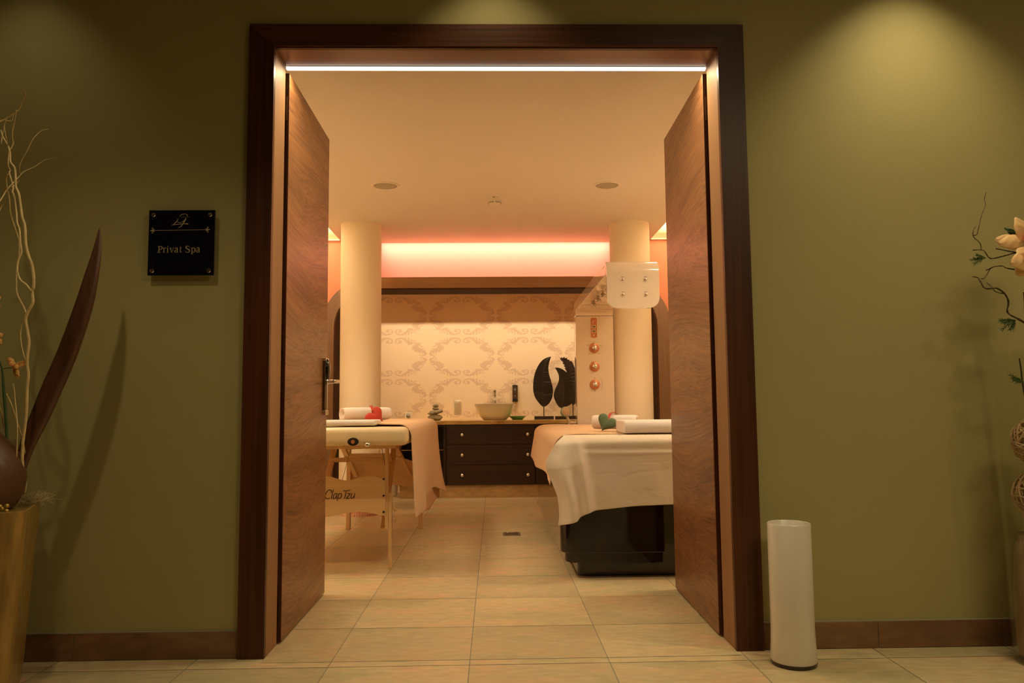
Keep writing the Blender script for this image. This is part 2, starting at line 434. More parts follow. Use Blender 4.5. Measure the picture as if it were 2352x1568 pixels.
at = fl.data.attributes.new('tint', 'FLOAT_VECTOR', 'FACE')
for k, p in enumerate(fl.data.polygons):
    at.data[k].vector = tints[k - 6] if k >= 6 else (0, 0, 0)
struct(fl, 'beige stone-look tiled floor running from corridor into the spa room', 'floor')

# ------------------------------------------------------------------ DOOR WALL (green) with opening
OX0, OX1, OZ = -.80, .84, 2.13
m = MB()
m.box(-3.4, OX0, 0, .13, 0, 2.62); m.box(OX1, 3.4, 0, .13, 0, 2.62); m.box(OX0, OX1, 0, .13, OZ, 2.62)
struct(m.build('wall_front', 'green_paint'), 'olive green corridor wall around the double doorway', 'wall')
# skirting tiles of the corridor
def skirt(name, x0, x1, joints, label):
    m = MB(); e = sorted([x0] + [j for j in joints if x0 < j < x1] + [x1])
    for a, b in zip(e, e[1:]):
        m.box(a + .0012, b - .0012, -.011, 0, .002, .088)
    m.cm = 1; m.box(x0, x1, -.008, 0, 0, .0905)
    struct(m.build(name, ['skirting_tile', 'grout'], bevel=.0008), label, 'skirting')
skirt('baseboard_left', -3.4, -.853, [-1.39 - .457 * k for k in range(5)], 'reddish brown tile skirting left of the double doors')
skirt('baseboard_right', .893, 3.4, [1.287 + .426 * k for k in range(5)], 'reddish brown tile skirting right of the double doors')

# casing and jambs
t = thing('trim_1', 'dark walnut casing and frame around the open double doorway', 'door frame', (0, 0, 0), kind='structure')
def mitre(xo, zo, xi, zi, side):
    m = MB()
    pts = [(xo, 0), (xi, 0), (xi, zi), (xo, zo)]
    m.poly(pts, lambda u, v, w: (u, -.02 + w, v), .02)
    return m
mitre(-.853, 2.172, -.765, 2.092, 0).build('casing', 'walnut_casing', t)
mitre(.897, 2.174, .804, 2.092, 1).build('casing', 'walnut_casing', t)
m = MB(); m.poly([(-.853, 2.172), (-.765, 2.092), (.804, 2.092), (.897, 2.174)], lambda u, v, w: (u, -.02 + w, v), .02)
m.build('casing', 'walnut_casing_x', t)
m = MB(); m.box(-.80, -.765, .0, .13, 0, 2.12); m.build('jamb', 'walnut_jamb_lit', t, bevel=.001)
m = MB(); m.box(-.80, -.766, -.012, .0, 0, 2.10); m.build('inner_edge', 'walnut_casing', t, bevel=.001)
m = MB(); m.box(.804, .84, .0, .13, 0, 2.12); m.build('jamb', 'walnut_jamb_lit', t, bevel=.001)
m = MB(); m.box(.805, .84, -.012, .0, 0, 2.10); m.build('inner_edge', 'walnut_casing', t, bevel=.001)
m = MB(); m.box(-.80, .84, .0, .13, 2.087, 2.13); m.build('head_jamb', 'walnut_jamb_x', t, bevel=.001)
m = MB(); m.box(-.766, .805, -.012, .0, 2.0875, 2.12); m.build('inner_edge', 'walnut_casing_x', t, bevel=.001)
# strip light behind the head
sl = thing('strip_light', 'bright white strip light along the top of the doorway', 'strip light', (.02, .14, 2.08))
m = MB(); m.box(-.765, .804, .136, .152, 2.0785, 2.0868); m.build('diffuser', 'led_white', sl)
m = MB(); m.box(-.757, .80, .1355, .153, 2.087, 2.10); m.build('housing', 'brushed_steel', sl)

# ------------------------------------------------------------------ DOOR LEAVES
def leaf(name, xin, sgn, label):
    d = thing(name, label, 'door', (xin - sgn * .02, .15, 0), kind='structure')
    x0, x1 = sorted((xin, xin - sgn * .040))
    m = MB(); m.box(x0, x1, .146, .864, .008, 2.064); m.build('leaf', 'walnut_door', d, bevel=.0015)
    # dark rebated lipping on the hinge edge
    m = MB(); m.box(x0 + .001, x1 - .001, .1432, .146, .008, 2.064); m.build('edge_lipping', 'walnut_casing', d)
    for z in (.11, 1.05, 1.93):
        m = MB(); m.box(min(x0, x0) + .006, x1 - .006, .1425, .1445, z - .045, z + .045)
        m.cyl((xin - sgn * .045, .140, z - .045), (xin - sgn * .045, .140, z + .045), .006, n=12)
        m.build('hinge', 'bronze_dark', d)
    return d
dl = leaf('door_1', -.753, 1, 'left walnut door leaf standing open into the spa room')
dr = leaf('door_2', .792, -1, 'right walnut door leaf standing open into the spa room')
dl.rotation_euler.z = math.radians(.4); dr.rotation_euler.z = math.radians(-1.0)
# card lock on the left leaf
lk = MB(); lk.box(-.755, -.741, .775, .835, .795, 1.04)
lk_o = lk.build('lock_plate', 'bronze_dark', dl, bevel=.003)
m = MB(); m.blob((-.741, .803, .99), .016, .024, .052, seg=20, ring=14); m.build('card_reader', 'black_gloss', lk_o, smooth=True)
m = MB(); m.tube([(-.742, .80, .939, .009), (-.712, .80, .939, .0085), (-.695, .80, .939, .008), (-.688, .79, .939, .008), (-.687, .75, .938, .0075), (-.687, .70, .937, .0075)], n=12, smooth=4)
m.cyl((-.741, .80, .939), (-.733, .80, .939), .014); m.build('lever', 'chrome', lk_o, smooth=True)
m = MB(); m.box(-.757, -.7385, .773, .837, .792, .812); m.box(-.757, -.7385, .773, .837, 1.030, 1.043); m.box(-.7415, -.7385, .80, .812, .812, .93); m.build('chrome_edging', 'chrome', lk_o, bevel=.002)

# ------------------------------------------------------------------ ROOM SHELL
CZ = 2.28
m = MB(); m.box(-1.335, 1.385, .131, 4.04, CZ, CZ + .05); m.box(-1.04, 1.08, 4.04, 4.155, CZ, CZ + .02)
struct(m.build('ceiling', 'ceiling_paint'), 'suspended ceiling of the spa room', 'ceiling')
m = MB(); m.box(-1.9, 1.95, .131, 5.1, 2.45, 2.5)
struct(m.build('ceiling', 'ceiling_paint'), 'upper ceiling above the light coves of the spa room', 'ceiling')
m = MB(); m.box(-1.66, -1.62, .131, 4.04, 0, 2.45); struct(m.build('wall_left', 'pillar_paint'), 'cream left side wall of the spa room', 'wall')
m = MB(); m.box(1.68, 1.72, .131, 4.04, 0, 2.45); struct(m.build('wall_right', 'pillar_paint'), 'cream right side wall of the spa room', 'wall')
# salmon back wall: wings, lit niche above the portal; arch-topped opening cut out below
AX0, AX1, AZ = -1.375, 1.42, 1.862     # alcove opening
def arch(x0, x1, z1, r, n=10):
    pts = [(x1, 0)]
    for i in range(n + 1):
        a = PI / 2 * i / n; pts.append((x1 - r + r * math.cos(a), z1 - r + r * math.sin(a)))
    for i in range(n + 1):
        a = PI / 2 * i / n; pts.append((x0 + r - r * math.sin(a), z1 - r + r * math.cos(a)))
    pts.append((x0, 0)); return pts
m = MB()
inner = arch(AX0, AX1, AZ, .34)
Y4 = 4.04
F = lambda u, v, w: (u, Y4 + w, v)
Rh = len(inner) // 2
m.poly([(1.68, 0)] + [inner[0]] + inner[1:Rh] + [(1.08, AZ), (1.08, 2.45), (1.68, 2.45)], F, .13)
m.poly([(-1.62, 2.45), (-1.04, 2.45), (-1.04, AZ)] + inner[Rh:] + [(-1.62, 0)], F, .13)
m.box(-1.04, 1.08, 4.25, 4.29, AZ, 2.45)
m.box(-1.04, 1.08, 4.04, 4.25, AZ, AZ + .04)
struct(m.build('wall_back', 'salmon_paint'), 'salmon back wall with a lit niche above the wooden portal', 'wall')
m = MB(); m.box(-1.62, -1.335, 4.012, 4.04, CZ - .006, CZ + .006); m.box(1.385, 1.68, 4.012, 4.04, CZ - .006, CZ + .006)
struct(m.build('trim_2', 'white_gloss'), 'thin white cove lip at the ends of the ceiling light coves', 'trim')
# alcove box
m = MB(); m.box(AX0 - .04, AX0, 4.17, 4.97, 0, 2.4); struct(m.build('wall_alcove_left', 'wallpaper'), 'left cheek of the washbasin alcove', 'wall')
m = MB(); m.box(AX1, AX1 + .04, 4.17, 4.97, 0, 2.4); struct(m.build('wall_alcove_right', 'wallpaper'), 'right cheek of the washbasin alcove', 'wall')
m = MB(); m.box(AX0 - .04, AX1 + .04, 4.29, 5.0, 2.40, 2.44); m.box(AX0, AX1, 4.69, 4.71, 1.975, 2.40); struct(m.build('ceiling_alcove', 'wallpaper'), 'ceiling of the washbasin alcove with an added unseen light baffle', 'ceiling')  # second box: unseen baffle added to shade the upper wallpaper
# wallpaper wall with damask print
m = MB(); m.add([(AX0 - .04, 4.97, 0), (AX1 + .04, 4.97, 0), (AX1 + .04, 4.97, 2.4), (AX0 - .04, 4.97, 2.4)], [(0, 1, 2, 3)])
m.add([(AX0 - .04, 5.02, 0), (AX1 + .04, 5.02, 0), (AX1 + .04, 5.02, 2.4), (AX0 - .04, 5.02, 2.4)], [(3, 2, 1, 0)])
m.cm = 1
LEAFP = [(600,260),(650,245),(720,270),(760,320),(800,300),(770,245),(830,250),(880,300),(890,370),(930,420),(1000,400),(960,340),(940,310),(980,270),(1040,270),(1060,320),(1050,390),(1070,450),(1140,530),(1190,540),(1190,480),(1120,430),(1120,380),(1160,345),(1210,355),(1240,410),(1230,480),(1250,540),(1330,580),(1420,570),(1480,570),(1600,580),(1660,575),(1740,550),(1710,610),(1690,680),(1720,750),(1790,800),(1880,800),(1860,840),(1790,850),(1700,800),(1650,740),(1640,700),(1600,740),(1600,800),(1640,860),(1720,910),(1800,905),(1880,900),(1950,915),(1975,950),(1930,975),(1850,975),(1830,1010),(1920,1025),(2030,1005),(2030,1030),(1980,1060),(2050,1090),(2085,1130),(2020,1130),(2080,1180),(2110,1240),(2115,1280),(2060,1275),(2040,1310),(2050,1350),(2010,1365),(1980,1340),(1955,1300),(1940,1180),(1895,1170),(1870,1220),(1860,1190),(1800,1190),(1750,1140),(1710,1095),(1700,1180),(1640,1190),(1610,1150),(1560,1090),(1510,1170),(1460,1110),(1390,1080),(1340,1030),(1330,970),(1290,1000),(1210,1020),(1200,1005),(1240,960),(1245,890),(1190,925),(1175,900),(1220,810),(1290,730),(1380,670),(1470,610),(1330,630),(1230,660),(1130,700),(1120,650),(1040,695),(980,720),(975,650),(920,640),(970,590),(900,570),(820,535),(880,510),(840,470),(760,470),(690,425),(760,420),(720,380),(660,380),(600,395),(595,370),(640,320)]
STR = [[(640,290,60),(520,290,80),(420,310,80),(330,340,75),(250,400,75),(225,470,75),(245,540,65),(310,580,50),(380,590,50),(460,580,60),(540,555,80),(580,515,80),(530,465,80),(460,440,60),(360,440,40)],
       [(440,560,50),(520,500,110),(580,520,60)], [(1950,1240,70),(1925,1310,70),(1850,1360,50),(1760,1360,45),(1680,1310,35),(1680,1260,30),(1740,1235,30),(1810,1235,30),(1850,1270,32),(1820,1300,28)],
       [(1490,440,20),(1440,400,36),(1370,402,40),(1305,450,50),(1295,510,50),(1325,545,20)], [(1485,500,20),(1420,515,50),(1400,565,70)], [(1320,490,30),(1375,465,15)], [(440,330,60),(460,385,15)], [(270,480,50),(330,500,15)]]
UX, UZ = .3345 / 2039, .2025 / 1228
def cell(ax, az, sx, sz):
    f = lambda u, v, w: (ax + sx * (u - 2169) * UX, 4.9698, az - sz * (v - 183) * UZ)
    m.poly(LEAFP, f)
    for q_, st in enumerate(STR):
        m.stroke(st, lambda u, v, w, q_=q_: (ax + sx * (u - 2169) * UX, 4.96965 - .00004 * q_, az - sz * (v - 183) * UZ), smooth=3)
for i in range(-1, 3):
    ax = -.651 + .669 * i
    for k in range(-1, 3):
        az = 1.52 - .405 * k
        for sx in (1, -1):
            if not (-1.5 < ax - sx * .17 < 1.5): continue
            for sz in (1, -1):
                if az - sz * .1 < .68 or az - sz * .1 > 2.1: continue
                cell(ax, az, sx, sz)
# clip faces outside the alcove
keep = [(f, mm) for f, mm in zip(m.f, m.m) if mm == 0 or all(AX0 + .001 < m.v[i][0] < AX1 - .001 for i in f)]
m.f = [a for a, _ in keep]; m.m = [b for _, b in keep]
o = m.build('wall_alcove_back', ['wallpaper', 'wallpaper_print'], fixn=False)
struct(o, 'peach damask wallpapered wall behind the washbasin', 'wall')
# mosaic panel on right wing
m = MB(); m.box(1.537, 1.678, 4.034, 4.04, 0, 1.135)
struct(m.build('trim_3', 'mosaic_pink', uvf=lambda p: (p.x, p.z)), 'pink mosaic tile panel at the right end of the back wall', 'trim')
# portal frame
p = thing('trim_4', 'brown wooden portal frame with rounded corners around the washbasin alcove', 'portal frame', (0, 4.0, 0), kind='structure')
def ring(x0o, x1o, zo, ro, x0i, x1i, zi, ri, y0, y1, name, parent):
    outer = arch(x0o, x1o, zo, ro, 12); inn = arch(x0i, x1i, zi, ri, 12)
    for part, (a, b), mt in (('post', (0, 2), 'portal_wood_v'), ('arch_segment', (1, 14), 'portal_wood_v'), ('beam', (13, 15), 'portal_wood_lit'), ('arch_segment', (14, 27), 'portal_wood_v'), ('post', (26, 28), 'portal_wood_v')):
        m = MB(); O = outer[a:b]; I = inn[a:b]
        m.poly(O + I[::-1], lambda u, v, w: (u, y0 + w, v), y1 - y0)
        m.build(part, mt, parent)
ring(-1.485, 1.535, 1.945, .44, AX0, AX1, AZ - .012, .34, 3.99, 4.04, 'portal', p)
m = MB()
inn = arch(AX0, AX1, AZ - .012, .34, 12); inn2 = arch(AX0 + .012, AX1 - .012, AZ - .024, .33, 12)
m.poly(inn + inn2[::-1], lambda u, v, w: (u, 3.995 + w, v), .30); m.build('reveal_lining', 'portal_lining_shaded', p)
# pillars
for (x, name, label) in ((-1.055, 'pillar', 'round cream pillar at the far end of the folding massage table'), (1.098, 'pillar', 'round cream pillar behind the white shower column')):
    t = thing(name, label, 'pillar', (x, 3.475, 0), kind='structure')
    m = MB(); m.lathe([(.16, .12), (.16, CZ)], (x, 3.475, 0), n=64); m.build('shaft', 'pillar_paint', t, smooth=True, auto=.5)
    m = MB(); m.lathe([(.166, 0), (.166, .12)], (x, 3.475, 0), n=64)
    m.build('mosaic_skirt', 'mosaic_pink', t, smooth=True, auto=.5, uvf=lambda q, x=x: (math.atan2(q.y - 3.475, q.x - x) * .166, q.z))

# corridor shell behind the camera
m = MB(); m.box(-3.4, 3.4, -4.2, 0, 2.62, 2.66); struct(m.build('ceiling_corridor', 'corridor_ceiling'), 'corridor ceiling', 'ceiling')
m = MB(); m.box(-3.4, 3.4, -4.24, -4.2, 0, 2.62); struct(m.build('wall_corridor', 'dark_wall'), 'corridor wall opposite the doors', 'wall')
m = MB(); m.box(-3.44, -3.4, -4.2, .13, 0, 2.62); struct(m.build('wall_corridor_left', 'green_paint'), 'left end of the corridor', 'wall')
m = MB(); m.box(3.4, 3.44, -4.2, .13, 0, 2.62); struct(m.build('wall_corridor_right', 'green_paint'), 'right end of the corridor', 'wall')

# ------------------------------------------------------------------ ceiling fittings
def rnd_lamp(x, y, label):
    t = thing('ceiling_lamp', label, 'ceiling lamp', (x, y, CZ), group=None)
    m = MB(); m.lathe([(.094, 0), (.094, -.002), (.090, -.005), (.078, -.006), (.076, -.003), (.076, 0)], (x, y, CZ), n=48, close=True); m.build('trim_ring', 'white_plastic', t, smooth=True)
    m = MB(); m.lathe([(.0, -.0025), (.05, -.0035), (.0765, -.002), (.0765, 0)], (x, y, CZ), n=48); m.build('diffuser', 'diffuser', t, smooth=True)
rnd_lamp(-.708, 2.357, 'round recessed ceiling lamp, unlit, left of the smoke detector')
rnd_lamp(.757, 2.358, 'round recessed ceiling lamp, unlit, right of the smoke detector')
t = thing('smoke_detector', 'white dome smoke detector on the spa room ceiling', 'smoke detector', (.012, 2.68, CZ))
m = MB(); m.lathe([(0, 0), (.056, 0), (.056, -.012), (.052, -.016)], (.012, 2.68, CZ), n=40); m.build('base', 'white_plastic', t, smooth=True, auto=.6)
m = MB(); m.lathe([(.050, -.016), (.051, -.026), (.044, -.036), (.030, -.047), (.020, -.052), (0, -.053)], (.012, 2.68, CZ), n=40); h = m.build('dome', 'white_plastic', t, smooth=True)
m = MB()
for r, z in ((.0490, -.0315), (.0440, -.0375)):
    for k in range(4):
        a0 = k * PI / 2 + .12; pts = []
        for i in range(9):
            a = a0 + (PI / 2 - .24) * i / 8; pts.append((.012 + r * math.cos(a), 2.68 + r * math.sin(a), CZ + z, .0013))
        m.tube(pts, n=6)
m.build('vent_slot', 'black_plastic', h)
m = MB()
for k in range(4): m.box(-.002 + k * .0045, .001 + k * .0045, 2.6235, 2.6245, CZ - .009, CZ - .004)
m.box(.027, .033, 2.6245, 2.6262, CZ - .008, CZ - .006)
m.build('type_marking', 'black_plastic', t)

# ------------------------------------------------------------------ SIGN
t = thing('door_sign', 'square black door sign reading Privat Spa on the green wall', 'sign', (-1.066, -.022, 1.39))
m = MB(); m.box(-1.178, -.954, -.030, -.022, 1.276, 1.502); m.build('plate', 'plate_black', t, bevel=.001)
for x, z in ((-1.163, 1.486), (-.971, 1.486), (-1.163, 1.292), (-.971, 1.292)):
    m = MB(); m.cyl((x, -.0315, z), (x, 0, z), .0055, n=20); m.lathe([(0, -.0035), (.006, -.003), (.0075, -.001), (.0075, 0)], (x, -.0305, z), n=24, M=Matrix.Rotation(-PI / 2, 3, 'X'))
    m.build('standoff_screw', 'chrome', t, smooth=True, auto=.6)
k = .1555e-3
SF = lambda u, v, w: (-1.178 + (u - 85) * k, -.0304 - w, 1.502 - (v - 72) * k)
T = .0003
m = MB()
for st in ([(755,218,8),(780,185,14),(820,163,12),(870,160,10),(910,175,14),(920,205,20)], [(722,268,14),(705,300,14),(712,335,10),(750,352,8),(800,345,10),(850,310,12),(890,265,20),(905,258,14)],
           [(895,262,20),(870,310,20),(840,365,20),(810,410,18),(770,450,12),(725,462,5)], [(690,325,20),(655,365,14),(620,398,14)], [(582,404,6),(640,400,14),(740,388,14),(820,382,12),(900,380,20),(945,385,26)]):
    m.stroke(st, SF, t=T)
for i in range(5): m.poly([(803 + 40 * i + 9 * math.cos(a * PI / 3), 229 + 9 * math.sin(a * PI / 3)) for a in range(6)], SF, T)
m.build('emblem', 'sign_print', t)
m = MB()
m.stroke([(215, 526, 9), (1330, 514, 9)], SF, t=T, smooth=0)
for cx, s in ((175, 1), (1372, -1)):
    cy = 527 if s > 0 else 513
    m.stroke([(cx - 55 * s, cy, 8), (cx - 10 * s, cy, 34), (cx + 50 * s, cy, 12)], SF, t=T, smooth=0)
    for q in (1, -1):
        m.stroke([(cx + 25 * s, cy + 12 * q, 10), (cx + 4 * s, cy + 30 * q, 16), (cx - 6 * s, cy + 50 * q, 30), (cx + 12 * s, cy + 50 * q, 18)], SF, t=T)
        m.stroke([(cx + 25 * s, cy + 8 * q, 6), (cx + 42 * s, cy + 30 * q, 10)], SF, t=T, smooth=0)
m.build('ruled_ornament', 'sign_print', t)
m = MB()
def W(*sts):
    for st in sts: m.stroke(st, SF, t=T)
b = 1020; xh = 915; cap = 877
W([(325, cap, 22), (325, b, 22)], [(290, cap + 4, 7), (345, cap + 4, 7)], [(285, b - 3, 7), (362, b - 3, 7)], [(330, cap + 5, 8), (370, cap + 8, 14), (394, 912, 22), (372, 948, 14), (332, 952, 7)])
W([(432, xh, 18), (432, b, 18)], [(408, xh + 4, 7), (436, xh + 3, 7)], [(408, b - 3, 7), (456, b - 3, 7)], [(438, 938, 7), (455, 918, 12), (475, 920, 20)])
W([(513, xh, 18), (513, b, 18)], [(490, xh + 4, 7), (517, xh + 3, 7)], [(490, b - 3, 7), (536, b - 3, 7)])
m.poly([(515 + 11 * math.cos(a * PI / 4), 882 + 11 * math.sin(a * PI / 4)) for a in range(8)], SF, T)
W([(568, xh, 18), (604, b, 14)], [(640, xh, 8), (604, b, 8)], [(555, xh + 2, 7), (590, xh + 2, 7)], [(622, xh + 2, 7), (652, xh + 2, 7)])
def aa(x):
    W([(x + 5, 935, 16), (x + 28, 915, 12), (x + 52, 922, 18), (x + 56, 960, 18), (x + 56, 1005, 18), (x + 72, 1016, 8)], [(x + 54, 955, 8), (x + 20, 968, 12), (x + 2, 992, 18), (x + 18, 1016, 14), (x + 54, 1000, 8)])
aa(668)
W([(792, 885, 10), (792, 990, 18), (802, 1014, 14), (820, 1008, 7)], [(776, xh + 2, 7), (818, xh + 2, 7)])
W([(990, 910, 7), (980, 888, 10), (945, 874, 12), (912, 892, 22), (922, 925, 24), (965, 950, 24), (992, 980, 22), (975, 1010, 16), (940, 1020, 12), (908, 1005, 10), (902, 980, 7)])
W([(1045, xh, 18), (1045, 1052, 18)], [(1022, xh + 4, 7), (1050, xh + 3, 7)], [(1020, 1053, 7), (1070, 1053, 7)], [(1048, 932, 8), (1078, 914, 12), (1108, 940, 22), (1108, 990, 20), (1078, 1017, 12), (1048, 1004, 8)])
aa(1142)
m.build('lettering', 'sign_print', t)

# ------------------------------------------------------------------ WHITE GLASS CYLINDER by the door
t = thing('cylinder_vase', 'tall white glass cylinder vase on the floor right of the door frame', 'vase', (.945, -.15, 0))
m = MB(); m.lathe([(.0, .012), (.070, .012), (.0715, .02), (.0685, .07), (.067, .12), (.067, .438), (.0655, .440), (.0635, .438), (.0635, .02), (0, .02)], (.945, -.15, 0), n=64, close=True); m.build('body', 'milk_glass', t, smooth=True, auto=.9)
m = MB(); m.lathe([(0, 0), (.068, 0), (.0705, .003), (.0712, .0118), (0, .0118)], (.945, -.15, 0), n=64, close=True); m.build('base', 'dark_base', t, smooth=True, auto=.7)

# ------------------------------------------------------------------ FLOOR SOCKET
t = thing('floor_outlet', 'small metal floor hatch with a recessed handle in the tiles', 'floor hatch', (.105, 2.43, 0))
m = MB(); m.box(.049, .161, 2.36, 2.50, .0003, .003); m.build('frame', 'brushed_steel', t, bevel=.001)
m = MB(); m.box(.062, .148, 2.375, 2.485, .003, .0036); m.build('lid', 'bronze_dark', t)
m = MB(); m.tube([(.075, 2.43, .004, .003), (.085, 2.43, .010, .003), (.125, 2.43, .010, .003), (.135, 2.43, .004, .003)], n=8, smooth=4); m.build('handle', 'chrome', t, smooth=True)

# ------------------------------------------------------------------ WASHSTAND
B0 = 4.50
m = MB()
for a, b in ((-.868, -.544), (-.544, -.087), (-.087, .37), (.37, .827), (.827, 1.23)): m.box(a + .001, b - .001, B0, B0 + .03, .0, .111)
m.box(-.868, 1.23, B0 + .004, 4.96, .0, .109)
struct(m.build('baseboard_back', 'plinth_tile'), 'sand coloured tiled plinth under the dark cabinets', 'plinth')
def cab(x0, x1, name, label, drawers):
    t = thing(name, label, 'cabinet', ((x0 + x1) / 2, 4.7, .112))
    z0, z1 = .112, .660; y0, y1 = 4.49, 4.96
    if drawers:
        m = MB(); m.box(x0, x1, y0, y1, z0, z1); m.build('body', 'wenge', t)
        h = (z1 - z0) / 3
        for k in range(3):
            a = z0 + h * k + .003; b = z0 + h * (k + 1) - .002
            m = MB(); m.box(x0 + .004, x1 - .004, 4.468, y0 - .0005, a, b); d = m.build('drawer', 'wenge', t, bevel=.0015)
            for xx in (x0 + .145, x1 - .07):
                m = MB(); zc = (a + b) / 2 + .0
                m.lathe([(.006, 0), (.006, .008), (.010, .011), (.0165, .018), (.0155, .026), (.009, .031), (0, .032)], (xx, 4.468, zc), n=24, M=Matrix.Rotation(PI / 2, 3, 'X'))
                m.build('knob', 'chrome', d, smooth=True)
    else:
        m = MB(); w = .018
        m.box(x0, x0 + w, y0 - .02, y1, z0, z1); m.box(x1 - w - .006, x1, y0 - .02, y1, z0, z1)
        m.box(x0 + w, x1 - w, y1 - .01, y1, z0, z1); m.box(x0 + w, x1 - w, y0 - .02, y1 - .01, z1 - w, z1); m.box(x0 + w, x1 - w, y0 - .02, y1 - .01, z0, z0 + .008)
        m.build('body', 'wenge', t)
        m = MB(); m.box(x0 + w, x1 - w - .006, y0 - .01, y1 - .012, .430, .437); m.build('shelf', 'wenge', t)
        m = MB(); m.box(x0 + w, x1 - w - .006, y0 - .013, y0 - .0105, .431, .436); m.build('shelf_edging', 'chrome', t)
    return t
cab(-.868, -.444, 'open_shelf_unit', 'dark wenge open shelf unit at the left end of the washstand', False)
cab(-.442, .371, 'drawer_cabinet', 'dark wenge cabinet with three wide drawers below the washbasin', True)
cab(.373, 1.19, 'drawer_cabinet', 'dark wenge drawer cabinet half hidden behind the treatment bed', True)
m = MB(); m.box(-.89, 1.23, 4.448, 4.968, .662, .6985)
tag(m.build('worktop', 'granite', loc=(.17, 4.7, .66), bevel=.004), 'polished yellow granite worktop over the dark cabinets', 'worktop')
WZ = .6987
# basin
t = thing('washbasin', 'round cream ceramic bowl washbasin on the granite worktop', 'washbasin', (.004, 4.70, WZ))
m = MB(); m.lathe(catmull([(.100, 0), (.110, .004), (.141, .032), (.171, .080), (.187, .126), (.193, .150), (.190, .1535), (.184, .152), (.175, .130), (.158, .085), (.12, .040), (.06, .022), (0.001, .020)], 4), (.004, 4.70, WZ), n=64, close=True)
m.cyl((.004, 4.7, WZ + .0), (.004, 4.7, WZ + .004), .10, n=48); m.build('bowl', 'sink_body', t, smooth=True, auto=1.)
m = MB(); m.lathe([(0, .024), (.02, .024), (.022, .0205)], (.004, 4.70, WZ), n=24, close=True); m.build('drain', 'chrome', t, smooth=True)
t = thing('tap', 'tall chrome basin tap standing behind the bowl washbasin', 'tap', (.003, 4.925, WZ))
m = MB(); m.cyl((.003, 4.925, WZ), (.003, 4.925, WZ + .245), .0155, n=28); m.lathe([(.022, 0), (.022, .004), (.016, .006)], (.003, 4.925, WZ), n=28); m.build('body', 'chrome', t, smooth=True, auto=.7)
m = MB(); m.cyl((.003, 4.925, WZ + .248), (.003, 4.925, WZ + .286), .0165, n=28); m.box(-.002, .008, 4.88, 4.925, WZ + .268, WZ + .276); m.build('lever', 'chrome', t, smooth=True, auto=.7)
m = MB(); m.cyl((.003, 4.915, WZ + .215), (.003, 4.80, WZ + .195), .0125, n=24); m.build('spout', 'chrome', t, smooth=True, auto=.7)
# soap dispenser
t = thing('soap_dispenser', 'slim dark brown soap dispenser on the wallpapered wall beside the tap', 'soap dispenser', (.204, 4.95, .95))
m = MB(); m.box(.178, .229, 4.925, 4.967, .878, 1.032); m.build('housing', 'bronze_dark', t, bevel=.004)
m = MB(); m.box(.1775, .2295, 4.922, 4.966, .868, .904); m.build('nozzle', 'black_plastic', t, bevel=.003)
m = MB(); m.box(.193, .214, 4.93, 4.96, 1.032, 1.039); m.build('push_button', 'chrome', t, bevel=.002)
m = MB(); m.box(.1775, .2295, 4.9235, 4.965, 1.018, 1.030); m.build('top_band', 'black_plastic', t)
DF = lambda u, v, w: (.2035 + u, 4.9248 - w, .95 + v)
m = MB(); m.poly([(.015 * math.cos(a * PI / 12), .040 + .018 * math.sin(a * PI / 12)) for a in range(24)], DF, .0006); m.build('badge', 'black_plastic', t)
m = MB(); m.stroke([(-.014, .041, .0035), (.014, .041, .0035)], lambda u, v, w: DF(u, v, w + .0007), t=.0003, smooth=0)
m.stroke([(-.006, .050, .003), (.006, .050, .003)], lambda u, v, w: DF(u, v, w + .0007), t=.0003, smooth=0); m.stroke([(-.007, .029, .003), (.007, .029, .003)], lambda u, v, w: DF(u, v, w + .0007), t=.0003, smooth=0)
m.build('badge_print', 'white_plastic', t)
m = MB(); m.stroke([(-.004, -.018, .003), (.002, -.028, .004), (.003, -.032, .002)], DF, t=.0003); m.build('emblem', 'white_plastic', t)
# socket
t = thing('wall_socket', 'cream square wall socket above the worktop left of the stones', 'wall socket', (-.841, 4.965, .74))
m = MB(); m.box(-.876, -.806, 4.958, 4.9685, .7045, .7745); m.build('cover_plate', 'white_plastic', t, bevel=.002)
m = MB(); m.lathe([(.0, .0035), (.018, .003), (.0185, 0), (.021, 0), (.0215, .002)], (-.841, 4.9575, .7395), n=36, M=Matrix.Rotation(PI / 2, 3, 'X'), close=True); m.build('insert', 'diffuser', t, smooth=True)
m = MB(); m.cyl((-.8495, 4.9545, .7395), (-.8495, 4.953, .7395), .003); m.cyl((-.8325, 4.9545, .7395), (-.8325, 4.953, .7395), .003); m.build('pin_hole', 'black_plastic', t)
# stacked stones
def stone(c, r, rot, seed, label):
    m = MB(); m.blob(c, *r, rot=rot, amp=.22, fr=1.6, seed=seed)
    tag(m.build('pebble', 'stone', loc=c, smooth=True), label, 'pebble', None)
stone((-.552, 4.62, WZ + .0275), (.066, .045, .031), (0, .05, .1), 1, 'large rounded pebble at the bottom of the stone pile on the worktop')
stone((-.552, 4.62, WZ + .0765), (.069, .04, .0215), (0, -.17, 0), 2, 'flat wide pebble lying second in the stone pile on the worktop')
stone((-.550, 4.62, WZ + .1095), (.030, .024, .0135), (0, .02, 0), 3, 'small pebble lying third in the stone pile on the worktop')
stone((-.548, 4.62, WZ + .136), (.027, .022, .0165), (0, -.1, 0), 5, 'small round pebble on top of the stone pile on the worktop')
